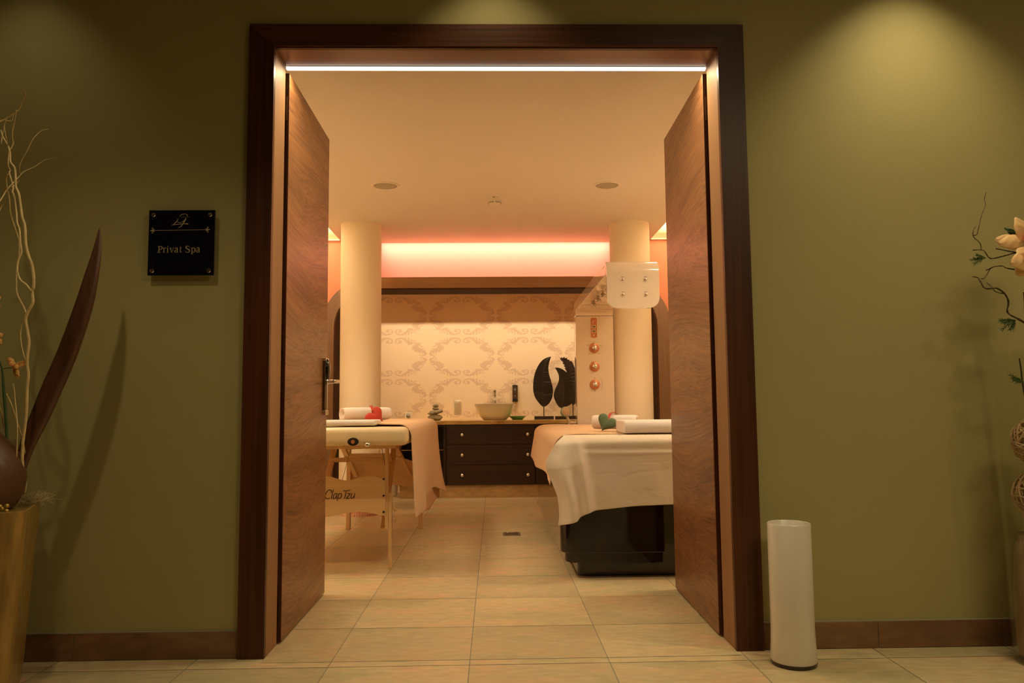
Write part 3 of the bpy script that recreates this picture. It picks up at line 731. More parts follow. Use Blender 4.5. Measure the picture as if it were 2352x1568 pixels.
# hurricane glass & candle
cx, cy = -.346, 4.70
m = MB(); m.lathe(catmull([(.0, .0), (.060, .0), (.061, .004), (.040, .014), (.020, .022), (.024, .030), (.044, .045), (.047, .07), (.047, .12), (.0505, .214), (.0485, .214), (.0455, .12), (.0445, .07), (.040, .050), (.0, .046)], 3), (cx, cy, WZ), n=48, close=True)
tag(m.build('hurricane_glass', 'clear_glass', loc=(cx, cy, WZ), smooth=True), 'clear footed hurricane glass around the pillar candle on the worktop', 'candle glass')
t = thing('candle', 'cream pillar candle inside the clear footed glass on the worktop', 'candle', (cx, cy, WZ + .0475))
m = MB(); m.lathe([(0, .0475), (.033, .0475), (.0345, .052), (.0345, .170), (.036, .178), (.034, .190), (.029, .188), (.020, .180), (0, .178)], (cx, cy, WZ), n=40); m.build('wax_body', 'wax', t, smooth=True, auto=.8)
m = MB(); m.cyl((cx, cy, WZ + .177), (cx + .002, cy, WZ + .192), .0012, n=8); m.build('wick', 'black_plastic', t)
# green dish
m = MB(); m.lathe(catmull([(0, .0), (.045, .0), (.048, .004), (.062, .016), (.080, .032), (.078, .034), (.058, .020), (.040, .010), (0, .008)], 3), (.216, 4.62, WZ), n=40, close=True)
tag(m.build('glass_dish', 'green_glass', loc=(.216, 4.62, WZ), smooth=True), 'shallow green glass dish on the worktop beside the washbasin', 'dish')
# carved leaves
LK = .000531
def LFc(X, Y, cxp):
    return lambda u, v, w: (X + (u - cxp) * LK, Y + w, .694 + .005 + (1290 - v) * LK)
def leafsculpt(outline, mid, stem_u, base, Y, label, veins=42, serr=False):
    f = LFc(.372 + (0) * LK, Y, 195)
    x = f(stem_u, 0, 0)[0]
    t = thing('leaf_sculpture', label, 'leaf sculpture', (x, Y, WZ))
    a, b_ = f(base[0], 0, 0)[0], f(base[1], 0, 0)[0]
    m = MB(); m.box(a, b_, Y - .035, Y + .04, WZ, WZ + .03); m.build('base', 'leaf_carving', t, bevel=.001)
    bot = min(outline, key=lambda q: -q[1])
    m = MB(); z1 = f(0, bot[1] - 25, 0)[2]; m.cyl((x, Y + .006, WZ + .03), (x, Y + .006, z1), .0045, n=12); m.build('stem', 'leaf_carving', t)
    m = MB(); O = [p[:2] for p in (outline if serr else catmull(outline + [outline[0]], 3)[:-1])]
    m.poly(O, f, .013)
    M2 = catmull(mid, 8)
    m.tube([(*f(u, v, -.001), .0045 * (1 - .6 * i / len(M2))) for i, (u, v) in enumerate(M2)], n=8)
    # side veins: from midrib sweeping outwards and upwards to the edge
    def inside(u, v):
        c = False; n = len(O); j = n - 1
        for i in range(n):
            if ((O[i][1] > v) != (O[j][1] > v)) and (u < (O[j][0] - O[i][0]) * (v - O[i][1]) / (O[j][1] - O[i][1] + 1e-9) + O[i][0]): c = not c
            j = i
        return c
    L = len(M2)
    for q in range(veins):
        i = int((q + .6) / (veins + .3) * (L - 1)); u0, v0 = M2[i]
        u1, v1 = M2[min(i + 2, L - 1)]; dx, dy = u1 - u0, v1 - v0; l = math.hypot(dx, dy) or 1; dx /= l; dy /= l
        for sd in (1, -1):
            nx, ny = -dy * sd, dx * sd
            pts = []
            for st in range(1, 40):
                s_ = st * 7.; up = .0006 * s_ * s_ - .06 * s_
                uu = u0 + nx * s_ + dx * up; vv = v0 + ny * s_ + dy * up
                if not inside(uu, vv): break
                pts.append((*f(uu, vv, -.0005), .0029 if not serr else .0016))
            if len(pts) > 1: m.tube(pts, n=5)
    m.build('blade', 'leaf_carving', t, smooth=False)
    return t
leafsculpt([(525,165),(450,180),(370,225),(300,310),(245,420),(210,540),(195,680),(200,800),(230,900),(290,990),(345,1050),(385,1065),(440,1045),(500,980),(540,890),(552,790),(545,700),(520,600),(490,500),(475,400),(480,320),(500,240)],
           [(385, 1062), (376, 900), (372, 700), (380, 500), (410, 350), (460, 240), (522, 170)], 383, (212, 555), 4.76, 'tall black carved wooden leaf with right-curling tip on the worktop')
leafsculpt([(585,370),(650,372),(720,400),(800,460),(860,540),(900,640),(915,760),(915,880),(895,980),(840,1040),(760,1075),(705,1100),(640,1060),(590,980),(560,900),(560,830),(590,740),(630,660),(655,580),(650,500),(620,430)],
           [(708, 1095), (728, 950), (745, 800), (742, 680), (715, 560), (655, 450), (590, 375)], 710, (575, 860), 4.70, 'smaller black carved wooden leaf with left-curling tip on the worktop')
leafsculpt([(705,185),(742,162),(740,185),(785,158),(792,182),(832,180),(838,206),(872,212),(885,242),(905,228),(935,265),(960,330),(1000,420),(1040,520),(1060,640),(1070,760),(1060,880),(1020,980),(930,1045),(870,980),(845,860),(840,720),(862,560),(835,520),(850,500),(812,440),(826,430),(785,365),(806,362),(768,320),(790,312),(744,272),(765,262),(720,215)],
           [(930, 1040), (925, 850), (915, 650), (895, 500), (850, 340), (790, 240), (712, 190)], 930, (890, 1040), 4.86, 'black carved wooden leaf with saw-toothed edge at the back of the worktop', veins=14, serr=True)

# ------------------------------------------------------------------ FOLDING MASSAGE TABLE
PT = .735
t = thing('massage_table', 'cream padded folding massage table with beech legs left of the aisle', 'massage table', (-.80, 2.1, 0))
m = MB(); m.box(-1.13, -.425, 1.16, 3.06, .636, PT - .008)
pad = m.build('pad', 'cream_vinyl', t, bevel=.028)
m = MB(); m.box(-1.05, -.50, 1.30, 2.95, .615, .637); m.build('frame_board', 'beech_x', t)
# face-rest socket & button in the front of the pad
m = MB(); m.lathe([(.027, 0), (.027, .006), (.010, .008), (.010, .004), (0, .004)], (-.690, 1.1605, .657), n=32, M=Matrix.Rotation(PI / 2, 3, 'X') @ Matrix.Diagonal((1.0, .72, 1))); m.build('headrest_socket', 'black_plastic', pad, smooth=True, auto=.6)
m = MB(); m.cyl((-.690, 1.1525, .657), (-.690, 1.150, .657), .0095); m.build('socket_hole', 'copper', pad)
m = MB(); m.blob((-.620, 1.158, .642), .015, .010, .011); m.build('catch', 'chrome', pad, smooth=True)
def hexleg(x, y, ya=None):
    m = MB(); m.box(x - .017, x + .001, y - .012, y + .012, .20, .62); m.build('leg', 'beech', t, bevel=.003)
    m = MB(); m.box(x + .0015, x + .0195, y - .014, y + .014, .012, .385); m.build('leg_extension', 'beech', t, bevel=.003)
    m = MB(); m.box(x + .001, x + .020, y - .0145, y + .0145, .0, .013); m.build('leg_foot', 'beech_x', t, bevel=.002)
    for z in (.248, .304):
        m = MB(); m.lathe([(.005, 0), (.005, .008), (.015, .009), (.016, .018), (.012, .021), (0, .021)], (x + .0195, y, z), n=18, M=Matrix.Rotation(PI / 2, 3, 'Y'))
        m.build('leg_knob', 'beech_x', t, smooth=True, auto=.6)
hexleg(-.550, 1.40)
for (x, y) in ((-1.0, 1.40),):
    m = MB(); m.box(x - .0195, x - .001, y - .014, y + .014, .0, .385); m.box(x, x + .018, y - .012, y + .012, .20, .62); m.build('leg', 'beech', t, bevel=.003)
for x in (-.510, -.998):
    m = MB(); m.box(x - .014, x + .014, 2.70, 2.73, 0, .62); m.build('leg', 'beech', t, bevel=.003)
def board(y0, label=None, logo=False):
    m = MB(); top = []; bot = []
    for i in range(25):
        u = i / 24; x = -.99 + u * (.427)
        top.append((x, .462 - .012 * math.sin((u * 2.2 + .25) * 2 * PI / 1.15)))
        bot.append((x, .280 + .012 * math.sin((u * 1.6 + .55) * 2 * PI / 1.3)))
    m.poly(bot + top[::-1], lambda u, v, w: (u, y0 + w, v), .01)
    b = m.build('end_board', 'beech_x', t, bevel=.001)
    return b
b1 = board(1.374)
for z in (.456, .372, .290):
    m = MB(); m.cyl((-.571, 1.374, z), (-.571, 1.3715, z), .0055, n=16); m.build('bolt', 'black_plastic', b1)
k2 = .0000879
TF = lambda u, v, w: (-.8705 + (u - 160) * k2, 1.3735 - w, .3585 + (1100 - v) * k2)
m = MB()
for st in ([(510,755,46),(535,690,52),(515,610,52),(440,570,46),(340,620,46),(240,750,50),(185,900,50),(200,1020,50),(270,1085,48),(350,1085,46),(450,1035,44)],
           [(650,565,46),(600,780,50),(545,1030,50),(550,1080,46),(590,1080,46)], [(850,800,50),(770,800,44),(700,870,46),(650,970,50),(660,1060,50),(710,1080,46),(780,1030,44),(830,900,40)],
           [(870,790,46),(820,1000,48),(830,1085,46)], [(960,800,46),(920,1000,50),(865,1220,46)], [(950,860,40),(1010,810,44),(1090,800,46),(1130,870,50),(1110,970,50),(1050,1060,48),(980,1080,46),(920,1050,40)],
           [(1220,635,50),(1380,645,48),(1520,630,46),(1670,565,20)], [(1390,700,48),(1345,880,50),(1300,1095,46)], [(1450,805,48),(1650,800,48)], [(1640,800,50),(1540,930,50),(1410,1060,50)], [(1390,1080,48),(1600,1075,48)],
           [(1730,785,46),(1685,930,48),(1665,1030,50),(1710,1080,46),(1790,1040,44),(1850,930,40)], [(1900,780,46),(1860,960,48),(1850,1080,46)]):
    m.stroke(st, TF, t=.0004)
m.build('brand_lettering', 'ink', b1)
board(2.735)
m = MB(); m.bar((-.93, 1.92, .615), (-.93, 1.46, .22), .03, .02); m.build('brace', 'beech', t, bevel=.002)
m = MB(); m.bar((-.585, 1.92, .615), (-.585, 1.47, .19), .03, .02); m.build('brace', 'beech', t, bevel=.002)
m = MB(); m.box(-.93, -.585, 1.80, 1.818, .515, .54); m.build('cross_bar', 'beech_x', t, bevel=.002)
m = MB(); m.bar((-.95, 2.15, .62), (-.95, 2.72, .36), .03, .02); m.build('brace', 'beech', t, bevel=.002)
m = MB(); m.bar((-.63, 2.15, .62), (-.58, 2.72, .36), .03, .02); m.build('brace', 'beech', t, bevel=.002)
m = MB(); m.box(-.965, -.60, 2.36, 2.38, .50, .53); m.build('cross_bar', 'beech_x', t, bevel=.002)
m = MB()
for a, b in (((-.60, 1.5, .61), (-.56, 1.45, .44)), ((-.60, 1.5, .61), (-.95, 2.3, .56)), ((-.78, 1.6, .61), (-.93, 2.0, .30))):
    m.tube([(*a, .0014), (*b, .0014)], n=6)
m.build('cable', 'bronze_dark', t)
# bath towel draped over the table
HEM = [(1.22, .285), (1.40, .270), (1.6, .252), (1.85, .275), (2.1, .292), (2.5, .300), (2.75, .245), (2.95, .215)]
def interp(tab, x):
    if x <= tab[0][0]: return tab[0][1]
    for (a, b), (c, d) in zip(tab, tab[1:]):
        if x <= c: return b + (d - b) * (x - a) / (c - a)
    return tab[-1][1]
def tfn(u, v):
    # u along the profile (0 = on the pad, 1 = hem), v along Y
    y1 = 2.98
    if u < .42:
        s = u / .42; x = -.92 + s * (.92 - .475); y0 = 1.22 + .30 * (1 - s) ** 1.2
        y = y0 + (y1 - y0) * v; z = PT + .004 + .003 * noise.noise(Vector((x * 8, y * 6, 1)))
    elif u < .56:
        a = (u - .42) / .14 * PI / 2; y0 = 1.22; y = y0 + (y1 - y0) * v
        x = -.475 + .062 * math.sin(a); z = PT + .004 - .062 * (1 - math.cos(a))
    else:
        s = (u - .56) / .44; y = 1.22 + (y1 - 1.22) * v; zb = interp(HEM, y)
        z = PT + .004 - .062 - s * (PT - .058 - zb)
        x = -.413 + .014 * s + .022 * s * math.sin(v * 9) * .6 + .05 * s * s * max(0, (v - .7)) / .3 + .008 * s * math.sin(v * 23 + 1)
        y += -.02 * s * (1 - v) 
    return (x, y, z)
m = MB(); m.grid(tfn, 44, 60)
o = m.build('bath_towel', ['towel_peach'], loc=(-.5, 2.0, PT), smooth=True, solid=.008, sub=1)
tag(o, 'peach bath towel draped over the side of the folding massage table', 'towel')
# lining flap turned out at the hem
def ffn(u, v):
    y = 1.75 + v * 1.12; zt = interp(HEM, y) + .03; zb = .175 + .05 * abs(v - .55) * 2 - .035 * (v > .9) * (v - .9) * 10
    x = -.408 - .02 * u + .035 * v * v
    return (x - .02 * (1 - u), y, zt + (zb - zt) * u)
m = MB(); m.grid(ffn, 10, 24)
o = m.build('table_sheet', 'towel_lining', loc=(-.42, 2.3, .3), smooth=True, solid=.004)
tag(o, 'corner of a cloth hanging below the hem of the left peach towel', 'cloth')

# rolled towels
def roll(name, c, r, L, yaw, label, mt='towel_white', tagp=False):
    M = Matrix.Rotation(yaw, 3, 'Z')
    t = thing(name, label, 'towel', c)
    m = MB()
    # spiral strip extruded along local X
    pts = []
    turns = 3.6; n = 110
    for i in range(n + 1):
        q = i / n; a = -q * turns * 2 * PI + 2.6; rr = r * (.16 + .84 * q) - .003
        pts.append((math.cos(a) * rr, math.sin(a) * rr))
    def fn(u, v):
        i = min(int(round(v * n)), n); y, z = pts[i]
        e = abs(u - .5) * 2; k = 1 - .10 * max(0, e - .86) / .14
        x = (u - .5) * L
        p = M @ Vector((x + (.012 * (v - 1)) * (1 if u > .5 else -1), y * k, z * k * (1. if z > 0 else .93)))
        return Vector(c) + p + Vector((0, 0, r))
    m.grid(fn, 20, n)
    o = m.build('roll', mt, t, smooth=True, solid=.0085, fixn=False)
    return t
roll('rolled_towel', (-.742, 1.87, PT + .010), .041, .315, .68, 'white rolled towel with the red heart cushion leaning on it', )
tr = roll('rolled_towel', (.650, 1.53, .690), .042, .245, -.35, 'white rolled towel behind the green heart cushion on the treatment bed')
# folded towels
def folded(x0, x1, y0, y1, z0, z1, layers, label, seed):
    t = thing('folded_towel', label, 'towel', ((x0 + x1) / 2, (y0 + y1) / 2, z0))
    h = (z1 - z0) / layers
    for q in range(layers):
        m = MB(); zc = z0 + h * (q + .5)
        n = 14; ring_ = []
        vs = []; fs = []
        K = 12
        for j in range(n + 1):
            x = x0 + (x1 - x0) * j / n
            wob = .004 * noise.noise(Vector((x * 9, q * 3, seed)))
            prof = [(y0 + h * .5 + wob - h * .5 * math.cos(a), zc + (h * .49) * math.sin(a)) for a in [(-PI / 2 + PI * i / 6) for i in range(7)]]
            prof += [(y1 + wob, zc + h * .49), (y1 + wob, zc - h * .49)]
            K = len(prof)
            vs += [(x + .003 * noise.noise(Vector((q, i_, seed))) * (j in (0, n)), p_[0], p_[1]) for i_, p_ in enumerate(prof)]
        for j in range(n):
            for i in range(K): fs.append((j * K + i, j * K + (i + 1) % K, (j + 1) * K + (i + 1) % K, (j + 1) * K + i))
        fs += [tuple(range(K - 1, -1, -1)), tuple(n * K + i for i in range(K))]
        m.add(vs, fs); m.build('fold', 'towel_white', t, smooth=True, bevel=.007)
    return t
folded(-1.02, -.592, 1.20, 1.42, PT - .002, PT + .026, 1, 'white folded towel at the near end of the folding massage table', 1)
folded(.635, 1.02, 1.12, 1.40, .684, .748, 1, 'thick white folded towel at the near end of the treatment bed', 2)

# heart cushions
def heart(c, s, rx, rz, yaw, front, back, label, ribbon):
    t = thing('heart_cushion', label, 'heart cushion', c)
    M = Matrix.Rotation(yaw, 3, 'Z') @ Matrix.Rotation(rx, 3, 'X') @ Matrix.Rotation(rz, 3, 'Y')
    for sgn, mt in ((-1, front), (1, back)):
        vs = []; fs = []; n = 48; rings = 8
        for j in range(rings + 1):
            q = j / rings
            for i in range(n):
                a = 2 * PI * i / n
                x = 16 * math.sin(a) ** 3 / 17.; z = (13 * math.cos(a) - 5 * math.cos(2 * a) - 2 * math.cos(3 * a) - math.cos(4 * a)) / 17.
                h = math.sqrt(max(0, 1 - q * q)) * .30 * (1 - .35 * math.exp(-((x * q) ** 2 * 40 + (z * q - .25) ** 2 * 14)))
                vs.append(Vector(c) + M @ (Vector((x * q, sgn * h, z * q)) * s))
        for j in range(rings):
            for i in range(n):
                a = j * n + i; b = j * n + (i + 1) % n
                fs.append((a, b, b + n, a + n))
        m = MB(); m.add(vs, fs); m.build('front' if sgn < 0 else 'back', mt, t, smooth=True)
    m = MB(); P = ribbon
    P = catmull(P, 6); w = .008; vs = []
    for i, p_ in enumerate(P): vs += [(p_[0] - w, p_[1] - .001, p_[2]), (p_[0] + w, p_[1] + .001, p_[2])]
    m.add(vs, [(2 * i, 2 * i + 1, 2 * i + 3, 2 * i + 2) for i in range(len(P) - 1)])
    m.build('ribbon', 'felt_red', t, smooth=True, solid=.001)
    return t
heart((-.676, 1.755, PT + .043), .060, -.55, -.88, .1, 'felt_red', 'felt_green', 'red felt heart cushion leaning on the rolled towel', [(-.686, 1.755, PT + .072), (-.704, 1.79, PT + .096), (-.712, 1.83, PT + .100), (-.715, 1.88, PT + .096)])
heart((.590, 1.425, .733), .056, -.30, .53, -.1, 'felt_green', 'felt_red', 'green felt heart cushion leaning on the rolled towel of the treatment bed', [(.600, 1.44, .752), (.622, 1.49, .780), (.645, 1.53, .786), (.660, 1.57, .782)])

# ------------------------------------------------------------------ TREATMENT BED
BT = .672
t = thing('treatment_bed', 'glossy black hydro treatment bed right of the aisle', 'treatment bed', (.78, 2.1, 0))
def rrect(x0, x1, y0, y1, r, n=8):
    P = []
    for (cx_, cy_, a0) in ((x1 - r, y1 - r, 0), (x0 + r, y1 - r, PI / 2), (x0 + r, y0 + r, PI), (x1 - r, y0 + r, 3 * PI / 2)):
        for i in range(n + 1): a = a0 + PI / 2 * i / n; P.append((cx_ + r * math.cos(a), cy_ + r * math.sin(a)))
    return P
def prism(m, P, z0, z1): 
    n = len(P); m.add([(x, y, z0) for x, y in P] + [(x, y, z1) for x, y in P], [tuple(range(n - 1, -1, -1)), tuple(range(n, 2 * n))] + [(i, (i + 1) % n, n + (i + 1) % n, n + i) for i in range(n)])
m = MB(); prism(m, rrect(.312, 1.30, 1.06, 3.12, .075), .125, .56); m.build('body', 'black_gloss', t, smooth=True, auto=.6, bevel=.006)
m = MB(); prism(m, rrect(.335, 1.28, 1.085, 3.08, .07), .078, .126); m.build('lower_step', 'black_gloss', t, smooth=True, auto=.6)
m = MB(); prism(m, rrect(.40, 1.24, 1.16, 3.0, .05), 0, .079); m.build('plinth', 'black_gloss', t, smooth=True, auto=.6)
m = MB(); m.box(.460, .4615, 1.0585, 1.0605, .13, .555); m.build('panel_joint', 'black_plastic', t)
m = MB(); prism(m, rrect(.325, 1.29, 1.075, 3.12, .07), .56, BT - .004); m.build('mattress', 'cream_vinyl', t, smooth=True, bevel=.018)
# white sheet over the near end
HEMS = [(.30, .262), (.385, .272), (.388, .292), (.41, .305), (.435, .322), (.52, .331), (.66, .345), (.90, .353), (1.30, .356)]
LO = [(.672, .312), (.64, .285), (.60, .262), (.565, .240), (.53, .238), (.50, .252), (.45, .272), (.40, .292), (.35, .298), (.30, .300), (.26, .292)]  # z -> X of the free edge
RL = [(.672, .395), (.26, .455)]
def byz(tab, z):
    tab = sorted(tab); return interp(tab, z)
cols = [i / 14 for i in range(15)] + [1 + i / 30 for i in range(1, 31)]
rows = []
for j in range(0, 37):
    v = j / 36; rows.append(v)
verts = []
for v in rows:
    for cidx in cols:
        if v < .14:      # lying on top
            s = v / .14; zz = BT + .002
            if cidx <= 1: x = .33 + (.395 - .33) * cidx
            else: x = .395 + (1.30 - .395) * (cidx - 1)
            y = 1.30 - (1.30 - 1.075) * s
            if cidx < 1: y = 1.18 - (1.18 - 1.07) * s; 
            zz += .004
            verts.append((x, y, zz)); continue
        s = (v - .14) / .86
        if cidx <= 1:
            zt = BT - .002; x_h = .30 + .13 * cidx
            zb = interp([(0, .262), (.62, .285), (.64, .300), (1, .322)], cidx)
            z = zt + (zb - zt) * s
            xl = byz(LO, z); xr = byz(RL, z); x = xl + (xr - xl) * cidx
            y = 1.030 - .030 * min(1, s * 3) * (1 - .0 * cidx) + .016 * math.sin(cidx * 8.5 + 1.2) * min(1, s * 2)
            if s < .06: y = 1.075 - .045 * math.sin(s / .06 * PI / 2)
        else:
            q = cidx - 1; xr0 = byz(RL, .6)
            zb_x = .45 + (1.30 - .45) * q
            zt = BT - .002; zb = interp(HEMS, zb_x)
            z = zt + (zb - zt) * s
            xr = byz(RL, z); x = xr + (1.30 - xr) * q
            y = 1.045 + .004 * noise.noise(Vector((x * 7, 3, z * 7))) + .012 * max(0, 1 - q * 12)
            y += .006 * math.exp(-((z - .612) / .006) ** 2) - .004 * math.exp(-((z - .60) / .010) ** 2) + .004 * math.exp(-((x - .80) / .006) ** 2)
            if s < .06: y += .03 * (1 - math.sin(s / .06 * PI / 2))
        verts.append((x, y, z))
m = MB(); nc = len(cols)
m.add(verts, [(j * nc + i, j * nc + i + 1, (j + 1) * nc + i + 1, (j + 1) * nc + i) for j in range(len(rows) - 1) for i in range(nc - 1)])
o = m.build('bed_sheet', 'sheet_white', loc=(.8, 1.05, BT), smooth=True, solid=.003, sub=1)
tag(o, 'white sheet hanging over the near end of the black treatment bed', 'sheet')
# peach towel over the bed
def bfn(u, v):
    y0, y1 = 1.20, 3.10
    if u < .5:
        s = u / .5; x = 1.26 - s * (1.26 - .37); yy = y0 - .03 * s
        y = yy + (y1 - yy) * v; z = BT + .0095 + .003 * noise.noise(Vector((x * 6, y * 5, 2))) + .006 * max(0, v - .6)
    elif u < .64:
        a = (u - .5) / .14 * PI / 2; y = y0 - .03 + (y1 - y0 + .03) * v
        x = .37 - .075 * math.sin(a) ; z = BT + .0095 + .006 * max(0, v - .6) - .06 * (1 - math.cos(a))
    else:
        s = (u - .64) / .36; y = y0 - .03 + .10 * s + (y1 - y0 - .05 * s) * v
        zb = .445 + .012 * math.sin(v * 7) - .02 * (v < .12)
        z = BT - .05 + (zb - BT + .05) * s + .006 * max(0, v - .6) * (1 - s)
        x = .295 - .018 * s + .007 * s * math.sin(v * 9) - .012 * s * v
    return (x, y, z)
m = MB(); m.grid(bfn, 40, 60)
o = m.build('bath_towel', 'towel_peach', loc=(.6, 2.1, BT), smooth=True, solid=.008, sub=1)
tag(o, 'peach bath towel spread over the top and side of the treatment bed', 'towel')

# ------------------------------------------------------------------ SHOWER COLUMN
t = thing('shower_column', 'white treatment shower column with overhead arm behind the treatment bed', 'shower column', (.79, 3.42, 0))
x0, x1 = .640, .934
m = MB(); m.box(x0, x1, 3.35, 3.47, 0, 1.523); m.build('column', 'cream_gloss', t, bevel=.006)
# neck: profile in YZ extruded along X (column -> arm), top corner rounded
def prof_yz(m, P, x0, x1): m.poly(P, lambda u, v, w: (x0 + w, u, v), x1 - x0)
AT = 1.641; AB = 1.567
P = [(3.47, 1.5245), (3.47, 1.60)] + [(3.43 + .04 * math.cos(a), 1.60 + .041 * math.sin(a)) for a in (.4, .8, 1.2, 1.5708)] + [(1.70, AT), (1.70, AB), (3.30, AB)] + [(3.30 + .05 * math.sin(a), AB - .043 + .043 * math.cos(a)) for a in (.4, .8, 1.2, 1.5)] + [(3.35, 1.5245)]
m = MB(); prof_yz(m, P, x0, x1); m.build('arm', 'cream_gloss', t, smooth=True, auto=.5, bevel=.004)
# hooked front panel: rolled over the end of the arm, rounded lower corners
m = MB()
def fas(u, v, back=0):
    # v 0..1 along profile: from arm top forward, curving down
    L1, R_, Hh = .10, .075, .20
    tot = L1 + R_ * PI / 2 + Hh; s = v * tot; off = back * .020
    if s < L1: y = 1.825 - s; z = AT + .001 - off
    elif s < L1 + R_ * PI / 2:
        a = (s - L1) / R_; y = 1.725 - (R_ - off) * math.sin(a) ; z = AT + .001 - R_ + (R_ - off) * math.cos(a)
    else:
        y = 1.650 + off; z = AT + .001 - R_ - (s - L1 - R_ * PI / 2)
    # rounded lower corners
    zb = AT + .001 - R_ - Hh; rr = .062; k = 0
    if z < zb + rr: k = rr - math.sqrt(max(0, rr * rr - (zb + rr - z) ** 2))
    xa, xb = x0 - .002 + k, x1 + .002 - k
    return (xa + (xb - xa) * u, y, z)
NU, NV = 6, 60
for back in (0, 1): m.grid(lambda u, v, b=back: fas(u, v, b), NU, NV)
N1 = (NU + 1) * (NV + 1)
for j in range(NV):
    a = j * (NU + 1); b = a + NU + 1; m.face((a, b, N1 + b, N1 + a)); a += NU; b += NU; m.face((b, a, N1 + a, N1 + b))
for i in range(NU):
    a = NV * (NU + 1) + i; m.face((a, a + 1, N1 + a + 1, N1 + a)); a = i; m.face((a + 1, a, N1 + a, N1 + a + 1))
fp = m.build('front_panel', 'cream_gloss', t, smooth=True, auto=.7)
for x, z in ((.728, 1.529), (.858, 1.529), (.729, 1.443), (.859, 1.443)):
    m = MB(); m.lathe([(.0045, .006), (.008, .005), (.0095, .001), (.0095, 0)], (x, 1.6495, z), n=24, M=Matrix.Rotation(PI / 2, 3, 'X'), close=True)
    b_ = m.build('button', 'chrome', fp, smooth=True)
    m = MB(); m.lathe([(0, .0055), (.0048, .0055), (.0048, .0)], (x, 1.6495, z), n=20, M=Matrix.Rotation(PI / 2, 3, 'X')); m.build('button_cap', 'copper', b_, smooth=True)
    m = MB(); m.lathe([(.0195, .0), (.0200, .0006), (.0205, 0)], (x, 1.6498, z), n=36, M=Matrix.Rotation(PI / 2, 3, 'X'), close=True); m.build('ring', 'white_gloss', b_, smooth=True)
    m = MB(); m.stroke([(x - .008, z + .0155, .0016), (x, z + .0175, .0016), (x + .008, z + .0155, .0016)], lambda u, v, w: (u, 1.6493 - w, v), t=.0002); m.build('button_marking', 'ink', b_)
for i in range(5):
    y = 1.86 + .235 * i; x = .712
    m = MB(); m.lathe([(.006, 0), (.006, -.010), (.011, -.011), (.012, -.016), (.021, -.026), (.022, -.036), (.020, -.039), (0, -.039)], (x, y, AB), n=28); m.lathe([(.020, 0), (.020, -.003), (.006, -.004)], (x, y, AB), n=28, close=True)
    m.build('spray_nozzle', 'brushed_steel', t, smooth=True, auto=.7)
# control plate
YF = 3.3495
m = MB(); prism2 = [(p_[0], p_[1]) for p_ in rrect(.758, .805, 1.352, 1.508, .010, 5)]
m.poly(prism2, lambda u, v, w: (u, YF - w, v), .003); cp = m.build('control_plate', 'copper', t)
for z in (1.438, 1.402):
    m = MB(); m.box(.7645, .7985, YF - .0042, YF - .003, z - .012, z + .012); d_ = m.build('display_frame', 'cream_gloss', cp)
    m = MB(); m.box(.769, .794, YF - .0048, YF - .0042, z - .0075, z + .0075); m.build('display', 'lcd', d_)
m = MB(); m.stroke([(.770, 1.462, .0035), (.779, 1.485, .005)], lambda u, v, w: (u, YF - .0031 - w, v), t=.0003, smooth=0); m.stroke([(.783, 1.486, .0015), (.792, 1.489, .0015), (.795, 1.481, .0015), (.788, 1.476, .0015)], lambda u, v, w: (u, YF - .0031 - w, v), t=.0003); m.build('emblem', 'cream_gloss', cp)
m = MB(); m.blob((.7815, YF - .003, 1.370), .007, .006, .009); m.build('push_button', 'chrome', cp, smooth=True)
for z in (1.271, 1.126, .987):
    m = MB(); m.lathe([(.0, .009), (.033, .009), (.0385, .006), (.040, 0)], (.7815, YF, z), n=40, M=Matrix.Rotation(PI / 2, 3, 'X')); kd = m.build('dial', 'copper', t, smooth=True, auto=.6)
    m = MB(); m.blob((.7825, YF - .022, z), .021, .020, .021); m.cyl((.7825, YF - .02, z + .012), (.7825, YF - .028, z + .028), .005, n=12); m.build('knob', 'chrome', kd, smooth=True)
m = MB(); FF = lambda u, v, w: (u, YF - w, v)
for (u, v) in ((.781, 1.322), (.730, 1.293), (.831, 1.293), (.743, 1.228), (.818, 1.228), (.781, 1.038), (.781, .934)):
    m.stroke([(u - .007, v, .0022), (u + .007, v, .0022)], FF, t=.0002, smooth=0)
m.stroke([(.822 + .018 * math.cos(a), .987 + .05 * math.sin(a), .0014) for a in (-1.1, -.6, 0, .6, 1.1)], FF, t=.0002)
m.build('dial_marking', 'ink', t)
# hand shower
t = thing('hand_shower', 'hand shower with mint ring and round nozzle face beside the shower column', 'hand shower', (.60, 3.37, .72))
d_ = Vector((.25, -.93, .12)).normalized(); c0 = Vector((.548, 3.34, .778))
Mx = d_.to_track_quat('Z', 'Y').to_matrix()
m = MB(); m.lathe([(0, -.035), (.026, -.034), (.036, -.020), (.038, -.004)], c0, n=36, M=Mx); m.build('head_shell', 'white_plastic', t, smooth=True, auto=.6)
m = MB(); m.lathe([(.0385, -.006), (.040, .004), (.039, .014), (.036, .016)], c0, n=36, M=Mx, close=True); m.build('mint_ring', 'mint_plastic', t, smooth=True)
m = MB(); m.lathe([(0, .018), (.034, .016), (.036, .013)], c0, n=36, M=Mx); fc = m.build('spray_face', 'towel_peach', t, smooth=True)
m = MB()
for rr, nn in ((.008, 6), (.015, 12), (.022, 18), (.029, 24)):
    for i in range(nn):
        a = 2 * PI * i / nn; p_ = Mx @ Vector((rr * math.cos(a), rr * math.sin(a), .016)); q_ = Mx @ Vector((rr * math.cos(a), rr * math.sin(a), .021)); m.cyl(c0 + p_, c0 + q_, .0013, .0009, n=6)
m.build('nozzle_pins', 'diffuser', fc)
m = MB(); m.tube([(.558, 3.36, .75, .011), (.575, 3.38, .71, .0105), (.585, 3.39, .67, .0115), (.588, 3.395, .60, .012)], n=14, smooth=4); m.build('grip', 'cream_gloss', t, smooth=True)
